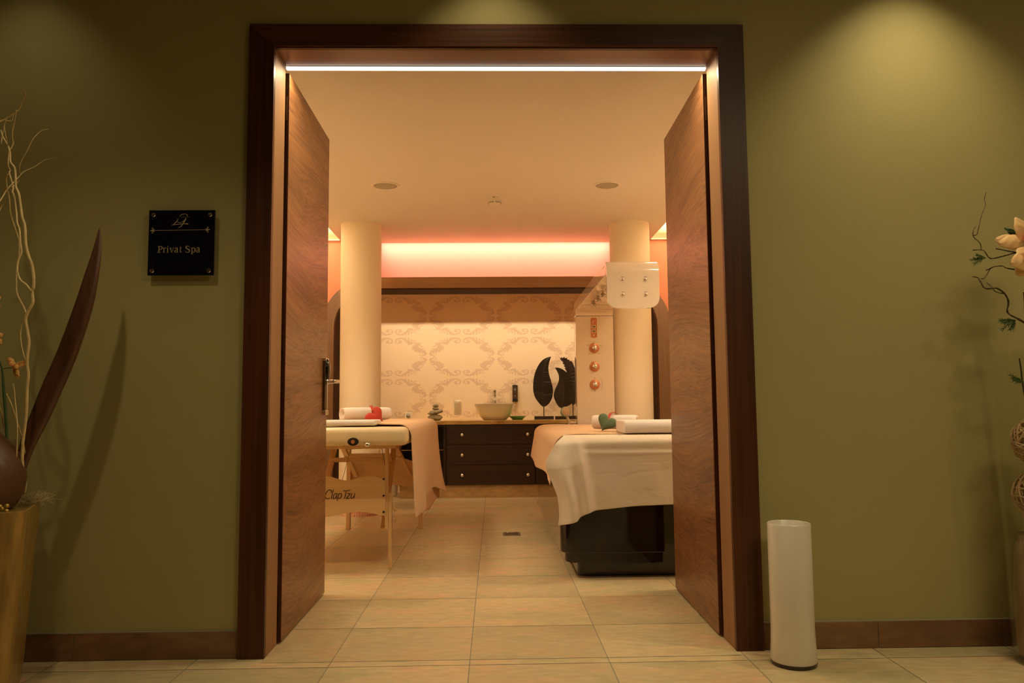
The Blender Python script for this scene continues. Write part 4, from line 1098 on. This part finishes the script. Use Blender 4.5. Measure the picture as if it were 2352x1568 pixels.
m = MB(); m.box(.585, .6395, 3.375, 3.43, .665, .705); m.build('bracket', 'chrome', t, bevel=.004)

# white pot by the plinth
m = MB(); m.lathe([(0, 0), (.036, 0), (.040, .01), (.043, .12), (.040, .122), (.036, .01), (0, .008)], (-.955, 4.72, 0), n=32, close=True)
tag(m.build('waste_bin', 'white_plastic', loc=(-.955, 4.72, 0), smooth=True, auto=.8), 'small white round bin on the floor left of the tiled plinth', 'bin')

# ------------------------------------------------------------------ LEFT ARRANGEMENT
PX, PY, PZ = -1.556, -.313, .535; MR = Matrix.Rotation(math.radians(23), 3, 'Z')
t = thing('pedestal', 'tapered gold lacquer pedestal standing against the green wall', 'pedestal', (PX, PY, 0))
m = MB(); m.lathe([(.142, 0), (.146, .05), (.172, PZ), (.168, PZ + .002), (.160, PZ), (.158, PZ - .004)], (PX, PY, 0), n=96, sq=11, close=True, M=MR)
m.lathe([(0, PZ - .003), (.159, PZ - .003)], (PX, PY, 0), n=96, sq=11, close=True, M=MR); m.lathe([(0, 0), (.142, 0)], (PX, PY, 0), n=96, sq=11, close=True, M=MR)
m.build('body', 'gold_lacquer', t, smooth=True, auto=.7)
VX, VY = -1.525, -.335
m = MB(); m.lathe([(a * 1.2, b * 1.25) for a, b in catmull([(.0, .0), (.075, .0), (.092, .012), (.106, .045), (.109, .08), (.100, .115), (.078, .150), (.048, .182), (.030, .215), (.024, .245), (.026, .262), (.018, .262), (.018, .22), (0, .2)], 4)], (VX, VY, PZ - .0025), n=64, close=True)
tag(m.build('onion_vase', 'striped_vase', loc=(VX, VY, PZ - .0025), smooth=True, uvf=lambda q: (math.atan2(q.y - VY, q.x - VX) / PI * 4, q.z)), 'onion shaped brown striped vase on the gold pedestal', 'vase')
# palm sheath
t = thing('palm_sheath', 'long dark brown curved palm sheath rising from the pedestal', 'dried palm sheath', (-1.419, -0.26, 0.615))
m = MB(); H = [(-1.438, -0.27, 0.59, 0.0082), (-1.429, -0.2645, 0.668, 0.0177), (-1.415, -0.2591, 0.733, 0.0245), (-1.389, -0.2536, 0.805, 0.0292), (-1.359, -0.2482, 0.891, 0.0313), (-1.326, -0.2427, 0.982, 0.0313), (-1.299, -0.2373, 1.074, 0.0299), (-1.277, -0.2318, 1.163, 0.0272), (-1.263, -0.2264, 1.244, 0.0218), (-1.254, -0.2209, 1.31, 0.015), (-1.251, -0.2155, 1.363, 0.0082), (-1.252, -0.21, 1.398, 0.002)]
H = catmull(H, 4); L_ = []
vs = []; n = 16
for i, h_ in enumerate(H):
    p_ = Vector(h_[:3]); r = h_[3]; dd = (Vector(H[min(i + 1, len(H) - 1)][:3]) - Vector(H[max(i - 1, 0)][:3])).normalized(); side = Vector((dd.z, 0, -dd.x))
    for k_ in range(n):
        a_ = 2 * PI * k_ / n; ca, sa = math.cos(a_), math.sin(a_)
        dent = .55 if sa < 0 else 1.
        groove = 1 - .45 * math.exp(-(ca / .25) ** 2) if sa < 0 else 1
        vs.append(p_ + side * ca * r + Vector((0, 1, 0)) * sa * r * .6 * groove)
m.add(vs, [(j * n + k_, j * n + (k_ + 1) % n, (j + 1) * n + (k_ + 1) % n, (j + 1) * n + k_) for j in range(len(H) - 1) for k_ in range(n)])
m.build('sheath', 'palm_sheath', t, smooth=True)
# willow
t = thing('willow_branches', 'pale twisted willow branches rising from the gold pedestal', 'branches', (-1.453, -0.22, 0.545))
WILLOW = [
 [(-1.443, -0.3, 1.824, 0.00075), (-1.465, -0.2808, 1.83, 0.00085), (-1.474, -0.2631, 1.822, 0.00095), (-1.479, -0.2482, 1.818, 0.00105), (-1.495, -0.2373, 1.805, 0.00115), (-1.507, -0.2312, 1.781, 0.00125), (-1.519, -0.2303, 1.77, 0.00135), (-1.545, -0.2348, 1.747, 0.00145), (-1.552, -0.2443, 1.737, 0.00155), (-1.554, -0.2581, 1.727, 0.00165)],
 [(-1.515, -0.2338, 1.775, 0.0012), (-1.518, -0.2368, 1.733, 0.00125), (-1.52, -0.2406, 1.704, 0.0013), (-1.516, -0.2451, 1.678, 0.00134), (-1.51, -0.2504, 1.659, 0.00139), (-1.517, -0.2563, 1.633, 0.00144), (-1.515, -0.2628, 1.607, 0.00149), (-1.51, -0.2698, 1.582, 0.00153), (-1.499, -0.2772, 1.566, 0.00158), (-1.496, -0.2848, 1.553, 0.00163), (-1.478, -0.2926, 1.511, 0.00168), (-1.474, -0.3006, 1.489, 0.00172), (-1.464, -0.3085, 1.477, 0.00177), (-1.45, -0.3163, 1.425, 0.00182), (-1.441, -0.324, 1.388, 0.00187), (-1.429, -0.3313, 1.366, 0.00192), (-1.42, -0.3382, 1.32, 0.00196), (-1.412, -0.3446, 1.293, 0.00201), (-1.417, -0.3504, 1.266, 0.00206), (-1.415, -0.3556, 1.234, 0.00211), (-1.402, -0.3601, 1.207, 0.00215), (-1.384, -0.3637, 1.194, 0.0022), (-1.364, -0.3666, 1.172, 0.00225)],
 [(-1.491, -0.3428, 1.67, 0.00135), (-1.482, -0.3472, 1.649, 0.00149), (-1.464, -0.3512, 1.621, 0.00163), (-1.453, -0.3548, 1.597, 0.00176), (-1.448, -0.3582, 1.566, 0.0019), (-1.433, -0.3611, 1.546, 0.00204), (-1.427, -0.3637, 1.51, 0.00218), (-1.424, -0.3658, 1.487, 0.00232), (-1.413, -0.3675, 1.464, 0.00245), (-1.404, -0.3688, 1.418, 0.00259), (-1.399, -0.3696, 1.393, 0.00273), (-1.39, -0.37, 1.367, 0.00287), (-1.385, -0.3699, 1.313, 0.003), (-1.376, -0.3694, 1.278, 0.00314), (-1.366, -0.3684, 1.252, 0.00328), (-1.36, -0.3669, 1.216, 0.00342), (-1.36, -0.3651, 1.186, 0.00356), (-1.365, -0.3628, 1.173, 0.00369), (-1.363, -0.3601, 1.14, 0.00383), (-1.377, -0.357, 1.115, 0.00397), (-1.386, -0.3535, 1.09, 0.00411), (-1.381, -0.3497, 1.054, 0.00425), (-1.378, -0.3456, 1.024, 0.00438), (-1.383, -0.3411, 0.988, 0.00452), (-1.386, -0.3365, 0.958, 0.00466), (-1.384, -0.3315, 0.928, 0.0048), (-1.389, -0.3264, 0.892, 0.00494), (-1.391, -0.3211, 0.826, 0.00507), (-1.397, -0.3156, 0.775, 0.00521), (-1.405, -0.3101, 0.714, 0.00535), (-1.406, -0.3045, 0.657, 0.00549), (-1.408, -0.2988, 0.601, 0.00562)],
 [(-1.467, -0.3385, 1.535, 0.00105), (-1.478, -0.3267, 1.524, 0.00112), (-1.482, -0.3138, 1.495, 0.00119), (-1.483, -0.3004, 1.472, 0.00126), (-1.486, -0.2871, 1.43, 0.00133), (-1.482, -0.2741, 1.396, 0.0014), (-1.475, -0.2622, 1.359, 0.00147), (-1.477, -0.2516, 1.339, 0.00153), (-1.481, -0.2428, 1.297, 0.0016), (-1.49, -0.2362, 1.261, 0.00167), (-1.492, -0.2319, 1.218, 0.00174), (-1.489, -0.2301, 1.185, 0.00181), (-1.466, -0.2308, 1.142, 0.00188), (-1.455, -0.2341, 1.12, 0.00195)],
 [(-1.386, -0.2322, 1.621, 0.00038), (-1.417, -0.23, 1.615, 0.00052), (-1.434, -0.2332, 1.603, 0.00066), (-1.448, -0.2414, 1.587, 0.0008), (-1.47, -0.2542, 1.569, 0.00094), (-1.472, -0.2704, 1.551, 0.00108), (-1.479, -0.289, 1.524, 0.00122), (-1.485, -0.3084, 1.497, 0.00137), (-1.488, -0.3271, 1.465, 0.00151), (-1.488, -0.3438, 1.444, 0.00165)],
 [(-1.37, -0.3053, 1.687, 0.0003), (-1.373, -0.3331, 1.673, 0.0004), (-1.375, -0.3552, 1.652, 0.0005), (-1.38, -0.3679, 1.631, 0.0006), (-1.396, -0.369, 1.592, 0.0007), (-1.42, -0.3583, 1.557, 0.0008), (-1.431, -0.3376, 1.531, 0.0009)],
 [(-1.425, -0.3644, 0.871, 0.0012), (-1.418, -0.3477, 0.836, 0.0014), (-1.415, -0.3229, 0.785, 0.0016), (-1.415, -0.2942, 0.733, 0.0018), (-1.422, -0.2664, 0.681, 0.002), (-1.429, -0.2444, 0.596, 0.0022), (-1.44, -0.232, 0.569, 0.0024)],
 [(-1.444, -0.2531, 1.123, 0.00105), (-1.471, -0.2316, 1.082, 0.00113), (-1.468, -0.2359, 1.039, 0.0012), (-1.439, -0.2644, 0.989, 0.00128), (-1.404, -0.3064, 0.965, 0.00135)],
 [(-1.476, -0.266, 0.915, 0.0006), (-1.439, -0.3082, 0.893, 0.00075), (-1.408, -0.3473, 0.841, 0.0009), (-1.387, -0.3686, 0.776, 0.00105), (-1.388, -0.3639, 0.686, 0.0012)],
 [(-1.443, -0.3689, 0.839, 0.0009), (-1.456, -0.3335, 0.816, 0.0012), (-1.498, -0.2523, 0.774, 0.0015)],
 [(-1.488, -0.2895, 1.775, 0.00045), (-1.519, -0.2576, 1.778, 0.00059), (-1.54, -0.2361, 1.771, 0.00072), (-1.548, -0.2302, 1.749, 0.00086), (-1.549, -0.2414, 1.703, 0.00099), (-1.537, -0.267, 1.653, 0.00113)],
 [(-1.522, -0.2379, 1.758, 0.00045), (-1.496, -0.2822, 1.724, 0.0006), (-1.47, -0.3381, 1.7, 0.00075), (-1.463, -0.3691, 1.691, 0.0009)],
 [(-1.477, -0.3506, 1.68, 0.0006), (-1.457, -0.3698, 1.637, 0.00078), (-1.466, -0.3433, 1.617, 0.00095), (-1.501, -0.2883, 1.609, 0.00113)],
 [(-1.461, -0.3294, 1.491, 0.00045), (-1.51, -0.2727, 1.48, 0.00067), (-1.546, -0.2339, 1.467, 0.0009), (-1.552, -0.2385, 1.442, 0.00113)],
 [(-1.498, -0.2304, 1.548, 0.00045), (-1.483, -0.2712, 1.524, 0.00067), (-1.446, -0.3514, 1.491, 0.0009)],
]
for P_ in WILLOW:
    m = MB(); m.tube([(a, b, c_, min(r_ * 1.35, .0045)) for a, b, c_, r_ in P_], n=8, smooth=5); m.build('branch', 'willow', t, smooth=True)
# orchid
t = thing('orchid', 'yellow orchid on a dark green stem at the left edge of the photo', 'orchid', (-1.454, -0.3, 0.696))
m = MB(); m.tube([(-1.505, -0.3, 0.989, 0.0024), (-1.493, -0.3, 0.975, 0.0024), (-1.481, -0.3, 0.943, 0.0024), (-1.473, -0.3, 0.878, 0.004), (-1.465, -0.3, 0.813, 0.004), (-1.455, -0.3, 0.709, 0.004), (-1.449, -0.3, 0.619, 0.004)], n=10, smooth=4)
m.tube([(-1.477, -0.3, 0.948, 0.0012), (-1.464, -0.3, 0.95, 0.0012), (-1.453, -0.3, 0.95, 0.0012)], n=8)
m.build('stem', 'plant_stem', t, smooth=True)
def petal(m, base, tip, w, cup, nrm=(0, -1, 0), n=8):
    base = Vector(base); tip = Vector(tip); d = tip - base; L = d.length; d = d / L; N = Vector(nrm).normalized(); side = d.cross(N).normalized()
    def fn(u, v):
        a = math.sin(PI * min(1, v * .93 + .05)) ** .75
        x = (u - .5) * w * a
        return base + d * (v * L) + side * x + N * (cup * math.sin(v * PI * .9) + .5 * cup * (1 - (2 * u - 1) ** 2) * a + .0015 * math.sin(v * 17 + u * 9))
    m.grid(fn, n, 12)
def flower(c, pet, parent, name='flower', mt='orchid_petal'):
    m = MB()
    for (dx, dz, w, cup, dy) in pet:
        petal(m, c, Vector(c) + Vector((dx, dy, dz)), w, cup, nrm=(0.2, -1, .15))
    return m.build(name, mt, parent, smooth=True, solid=.0009, fixn=False)
c = (-1.438, -0.31, 0.958)
fo = flower(c, [(-.020, .022, .016, .006, 0), (-.012, .006, .014, .004, -.01), (.034, .008, .018, -.004, 0), (.010, -.040, .014, .004, 0), (.022, -.036, .012, .006, -.01), (.020, -.012, .016, .008, -.014)], t)
m = MB(); m.blob(Vector(c) + Vector((.008, -.012, -.006)), .007, .007, .006); m.build('lip', 'orchid_lip', fo, smooth=True)
for c in ((-1.509, -0.31, 1.153), (-1.498, -0.31, 1.041)):
    flower(c, [(.022, .010, .018, .005, 0), (.020, -.020, .018, .005, 0), (.004, .032, .018, .005, 0), (-.02, .01, .018, .004, 0), (0, -.034, .016, .004, 0)], t)
# sisal tuft & gold balls
m = MB(); c = Vector((-1.428, -0.2, 0.543)); c.z = PZ + .002
for i in range(170):
    a = rnd.random() * 2 * PI; r = .02 + .03 * rnd.random(); p0 = c + Vector((rnd.uniform(-.03, .03), rnd.uniform(-.04, .03), rnd.uniform(0, .010)))
    p1 = p0 + Vector((rnd.uniform(-.03, .035), rnd.uniform(-.03, .03), rnd.uniform(.0, .030))); p2 = p1 + Vector((rnd.uniform(-.03, .035), rnd.uniform(-.02, .02), rnd.uniform(-.022, .008)))
    m.tube([(*p0, .00045), (*p1, .00045), (*p2, .0003)], n=4, smooth=4)
tag(m.build('sisal_tuft', 'sisal', loc=c, smooth=True), 'pale sisal fibre tuft on the right rim of the gold pedestal', 'sisal', kind='stuff')
t = thing('gold_berry_pick', 'cluster of small gold balls on the pedestal in front of the striped vase', 'gold berries', (-1.388, -0.42, 0.556))
c = Vector((-1.405, -.405, PZ + .012))
c = Vector((-1.394, -0.41, 0.559)); c.z = PZ + .006
for dx, dy, dz in ((0, 0, .004), (.010, .004, .012), (-.009, .004, .010), (.012, 0, -.002), (-.010, -.002, -.002)):
    m = MB(); m.blob(c + Vector((dx, dy, dz)), .0065, .0065, .0065, seg=16, ring=10); m.build('ball', 'gold_ball', t, smooth=True)

# ------------------------------------------------------------------ RIGHT ARRANGEMENT
GX, GY = 1.765, -.2
m = MB(); m.lathe([(0, .0), (.118, .0), (.121, .006), (.124, .05), (.130, .40), (.152, .985), (.149, .985), (.127, .40), (.121, .05), (.115, .025), (0, .022)], (GX, GY, 0), n=72, close=True)
tag(m.build('floor_vase', 'vase_glass', loc=(GX, GY, 0), smooth=True, auto=.9), 'tall clear glass floor vase filled with rattan balls at the right edge', 'vase')
m = MB(); m.lathe([(0, .0), (.106, .0), (.110, .03), (.112, .2), (.104, .33), (.09, .375), (0, .385)], (GX, GY, .0225), n=48)
for i, v in enumerate(m.v):
    p_ = Vector(v); k_ = 1 + .05 * noise.noise(p_ * 12); m.v[i] = (GX + (p_.x - GX) * k_, GY + (p_.y - GY) * k_, p_.z)
tag(m.build('bark_log', 'log_bark', loc=(GX, GY, .0225), smooth=True), 'pale brown bark log standing in the bottom of the glass floor vase', 'log')
def rattan(c, r, seed, label):
    t = thing('rattan_ball', label, 'rattan ball', c)
    q = random.Random(seed)
    for g_ in range(4):
        m = MB()
        for i in range(9):
            ax = Vector((q.gauss(0, 1), q.gauss(0, 1), q.gauss(0, 1))).normalized(); x = ax.orthogonal().normalized(); y = ax.cross(x)
            off = q.uniform(-.5, .5) * r; rr = math.sqrt(r * r - off * off); pts = []
            for k_ in range(29):
                a = 2 * PI * k_ / 28; w = 1 + .03 * math.sin(3 * a + i)
                p_ = Vector(c) + ax * off + (x * math.cos(a) + y * math.sin(a)) * rr * w * q.uniform(.985, 1.0); pts.append((*p_, .0022 + .0012 * (i % 3 == 0)))
            m.tube(pts, n=6, cap=False)
        m.build('cane', 'rattan', t, smooth=True)
rattan((1.732, -.215, .695), .074, 3, 'upper woven rattan ball inside the glass floor vase')
rattan((1.740, -.205, .525), .080, 5, 'lower woven rattan ball inside the glass floor vase')
t = thing('mossy_branch', 'dark gnarled mossy branch reaching left out of the right vase', 'branch', (1.723, -0.2, 1.079))
GNARLED = [
 [(1.745, -0.21, 1.062, 0.0035), (1.698, -0.2352, 1.075, 0.00334), (1.678, -0.2373, 1.086, 0.00318), (1.672, -0.2142, 1.1, 0.00302), (1.678, -0.1873, 1.117, 0.00287), (1.688, -0.1812, 1.148, 0.00271), (1.664, -0.2016, 1.172, 0.00255), (1.621, -0.2297, 1.186, 0.00239), (1.597, -0.2397, 1.184, 0.00223), (1.585, -0.2224, 1.188, 0.00208), (1.593, -0.1937, 1.211, 0.00192), (1.592, -0.18, 1.229, 0.00176), (1.567, -0.1939, 1.23, 0.0016)],
 [(1.639, -0.2352, 1.168, 0.00175), (1.611, -0.2373, 1.174, 0.00158), (1.614, -0.2142, 1.193, 0.00142), (1.616, -0.1873, 1.211, 0.00125)],
 [(1.566, -0.2373, 1.217, 0.00125), (1.59, -0.2142, 1.221, 0.00133), (1.62, -0.1873, 1.241, 0.00142), (1.639, -0.1812, 1.262, 0.0015), (1.658, -0.2016, 1.264, 0.00158), (1.659, -0.2297, 1.251, 0.00167), (1.691, -0.2397, 1.243, 0.00175)],
 [(1.618, -0.2142, 1.256, 0.00175), (1.616, -0.1873, 1.252, 0.0014)],
 [(1.75, -0.1873, 1.312, 0.00225), (1.717, -0.1812, 1.31, 0.00209), (1.665, -0.2016, 1.296, 0.00193), (1.605, -0.2297, 1.284, 0.00178), (1.581, -0.2397, 1.305, 0.00162), (1.581, -0.2224, 1.313, 0.00146), (1.572, -0.1937, 1.318, 0.0013)],
 [(1.608, -0.1812, 1.323, 0.0013), (1.592, -0.2016, 1.34, 0.00123), (1.554, -0.2297, 1.355, 0.00115), (1.549, -0.2397, 1.375, 0.00108), (1.569, -0.2224, 1.391, 0.001)],
 [(1.572, -0.2016, 1.366, 0.0013), (1.566, -0.2297, 1.363, 0.00122), (1.568, -0.2397, 1.389, 0.00113), (1.591, -0.2224, 1.43, 0.00105), (1.623, -0.1937, 1.469, 0.00097), (1.63, -0.18, 1.492, 0.00088), (1.628, -0.1939, 1.512, 0.0008)],
 [(1.701, -0.2297, 1.299, 0.0025), (1.677, -0.2397, 1.302, 0.00227), (1.675, -0.2224, 1.308, 0.00203), (1.649, -0.1937, 1.323, 0.0018)],
 [(1.701, -0.2397, 1.171, 0.0025), (1.714, -0.2224, 1.128, 0.00325), (1.731, -0.1937, 1.027, 0.004)],
 [(1.684, -0.2224, 0.96, 0.002), (1.707, -0.1937, 0.928, 0.00217), (1.718, -0.18, 0.892, 0.00233), (1.714, -0.1939, 0.838, 0.0025)],
]
for bi, P_ in enumerate(GNARLED):
    m = MB(); P2 = catmull(P_, 7)
    m.tube([(a, b, c_, r_ * (1 + .35 * noise.noise(Vector((a * 90, c_ * 90, bi))))) for a, b, c_, r_ in P2], n=8)
    m.build('branch', 'bark', t, smooth=True)
def sprig(name, cen, n, spread, d0, seed, label):
    q = random.Random(seed); m = MB()
    for i in range(n):
        a = d0 + q.uniform(-spread, spread); L = q.uniform(.5, 1.) * .055; p0 = Vector(cen); p1 = p0 + Vector((math.cos(a) * L, q.uniform(-.015, .015), math.sin(a) * L))
        m.tube([(*p0, .0011), (*((p0 + p1) / 2 + Vector((0, 0, .003))), .001), (*p1, .0006)], n=5)
        for k_ in range(9):
            s = .25 + .75 * k_ / 9; b_ = p0 + (p1 - p0) * s
            for sg in (1, -1):
                aa_ = a + sg * q.uniform(.4, .8); l2 = q.uniform(.006, .013); m.tube([(*b_, .0010), (*(b_ + Vector((math.cos(aa_) * l2, q.uniform(-.004, .004), math.sin(aa_) * l2))), .0005)], n=4)
    tag(m.build(name, 'juniper', loc=cen), label, 'sprig', 'juniper sprigs in the right arrangement')
sprig('juniper_sprig', (1.682, -0.22, 1.084), 9, .75, PI + .55, 1, 'green juniper sprig hanging just above the rim of the glass floor vase')
sprig('juniper_sprig', (1.596, -0.22, 1.287), 4, .35, PI + .1, 2, 'tiny green sprig on the thin branch below the curved twig')
sprig('juniper_sprig', (1.701, -0.22, 0.88), 7, .5, PI - .1, 4, 'green juniper sprig inside the top of the glass floor vase')
t = thing('amaryllis', 'peach amaryllis blooms above the glass vase at the right edge', 'amaryllis', (1.722, -0.22, 1.275))
c = (1.7, -0.25, 1.332)
f1 = flower(c, [(-.090, -.010, .050, .014, -.01), (-.020, .080, .055, .010, 0), (-.078, .014, .042, .004, .02), (.06, .06, .055, .01, 0), (.07, -.02, .05, .01, 0)], t, mt='amaryllis_petal')
c2 = (1.692, -0.27, 1.266)
f2 = flower(c2, [(-.060, -.012, .062, .014, -.01), (-.030, .040, .060, .012, 0), (-.035, -.045, .060, .012, 0), (.03, -.04, .05, .01, 0), (.04, .03, .05, .01, 0)], t, mt='amaryllis_petal')
for f_, c_ in ((f1, c), (f2, c2)):
    m = MB()
    for i in range(6):
        a = PI * .55 + i * .22; v0 = Vector(c_) + Vector((0, -.012, 0)); v1 = v0 + Vector((math.cos(a) * .02, -.02, math.sin(a) * .02)); v2 = v1 + Vector((math.cos(a + .8) * .012, -.008, math.sin(a + .8) * .016))
        m.tube([(*v0, .0008), (*v1, .0008), (*v2, .0008)], n=5, smooth=4)
    m.build('stamens', 'stamen_red', f_, smooth=True)
m = MB(); m.tube([(*(1.71, -0.24, 1.314), .006), (*(1.725, -0.23, 1.217), .008), (*(1.734, -0.21, 1.049), .009), (1.745, -.2, .80, .009)], n=10, smooth=4); petal(m, (1.709, -0.23, 1.348), (1.663, -0.22, 1.385), .02, .004); m.build('stem', 'plant_stem', t, smooth=True)

# ------------------------------------------------------------------ LIGHTS
def area(name, loc, sx, sy, P, col, rot=(0, 0, 0), spread=PI):
    l = bpy.data.lights.new(name, 'AREA'); l.shape = 'RECTANGLE'; l.size = sx; l.size_y = sy; l.energy = P; l.color = col; l.spread = spread
    o = bpy.data.objects.new(name, l); o.location = loc; o.rotation_euler = rot; COL.objects.link(o); return o
def spot(name, loc, P, col, deg, blend, rot=(0, 0, 0), r=.02):
    l = bpy.data.lights.new(name, 'SPOT'); l.energy = P; l.color = col; l.spot_size = math.radians(deg); l.spot_blend = blend; l.shadow_soft_size = r
    o = bpy.data.objects.new(name, l); o.location = loc; o.rotation_euler = rot; COL.objects.link(o); return o
WARM = (1, .79, .51); WW = (1, .79, .46)
# coves, shining up onto the upper ceiling from the edge of the suspended one
area('cove_light', (-1.47, 2.1, 2.335), .05, 3.7, 78, WARM, (PI, 0, 0))
area('cove_light', (1.53, 2.1, 2.335), .05, 3.7, 78, WARM, (PI, 0, 0))
# unseen overhead spots, added as soft fill for floor and beds
for x in (-1.2, 1.22):
    spot('room_fill_spot', (x, 2.2, 2.274), 88, WARM, 120, .8, r=.22)
    spot('room_fill_spot', (x, .95, 2.274), 80, WARM, 130, .8, r=.15)
area('niche_light', (.02, 4.170, 2.375), 2.09, .012, 9, (1, .80, .74), (.12, 0, 0), spread=1.7)
area('alcove_light', (.02, 4.44, 2.27), 2.6, .02, 10.5, (1, .78, .50), (.45, 0, 0), spread=1.35)
area('door_head_light', (.02, .146, 2.071), 1.5, .014, 13, (1, .82, .50), (0, 0, 0))
# corridor wall washers
spot('corridor_spot', (1.48, -.30, 2.60), 42, WW, 92, .9)
spot('corridor_spot', (.0, -.25, 2.60), 12, WW, 88, .7)
spot('corridor_spot', (-1.62, -.27, 2.60), 5, WW, 84, .8)
spot('corridor_spot', (-1.17, -1.27, 2.60), 24, WW, 112, .5, r=.035)
spot('corridor_spot', (1.85, -1.27, 2.60), 12, WW, 112, .5, r=.035)
area('corridor_fill', (1.6, -2.4, 2.58), 1.2, .6, 26, WW, (0, 0, 0))
w = bpy.data.worlds.new('world'); S.world = w; w.use_nodes = True
w.node_tree.nodes['Background'].inputs[0].default_value = (.10, .07, .03, 1); w.node_tree.nodes['Background'].inputs[1].default_value = .05

# ------------------------------------------------------------------ CAMERA
F_, yaw, pitch, roll_ = 1780.83, .02334, .08398, -.00893
cam = bpy.data.cameras.new('camera'); cam.sensor_width = 36; cam.sensor_fit = 'HORIZONTAL'; cam.lens = F_ * 36 / 2352; cam.clip_start = .05
co = bpy.data.objects.new('camera', cam); COL.objects.link(co); S.camera = co
f = Vector((math.sin(yaw) * math.cos(pitch), math.cos(yaw) * math.cos(pitch), math.sin(pitch)))
r0 = Vector((math.cos(yaw), -math.sin(yaw), 0)); u0 = r0.cross(f)
r = r0 * math.cos(roll_) + u0 * math.sin(roll_); u = -r0 * math.sin(roll_) + u0 * math.cos(roll_)
M = Matrix((r, u, -f)).transposed().to_4x4(); M.translation = Vector((0, -2.6675, .82)); co.matrix_world = M

S.view_settings.view_transform = 'Standard'; S.view_settings.look = 'None'; S.view_settings.exposure = 0; S.view_settings.gamma = 1
try: S.view_settings.use_curve_mapping = False
except Exception: pass
S.cycles.max_bounces = 10; S.cycles.diffuse_bounces = 6; S.cycles.glossy_bounces = 5; S.cycles.transmission_bounces = 10; S.cycles.transparent_max_bounces = 32
S.cycles.use_denoising = True; S.cycles.sample_clamp_indirect = 4.
try: S.cycles.caustics_refractive = False; S.cycles.caustics_reflective = False
except Exception: pass
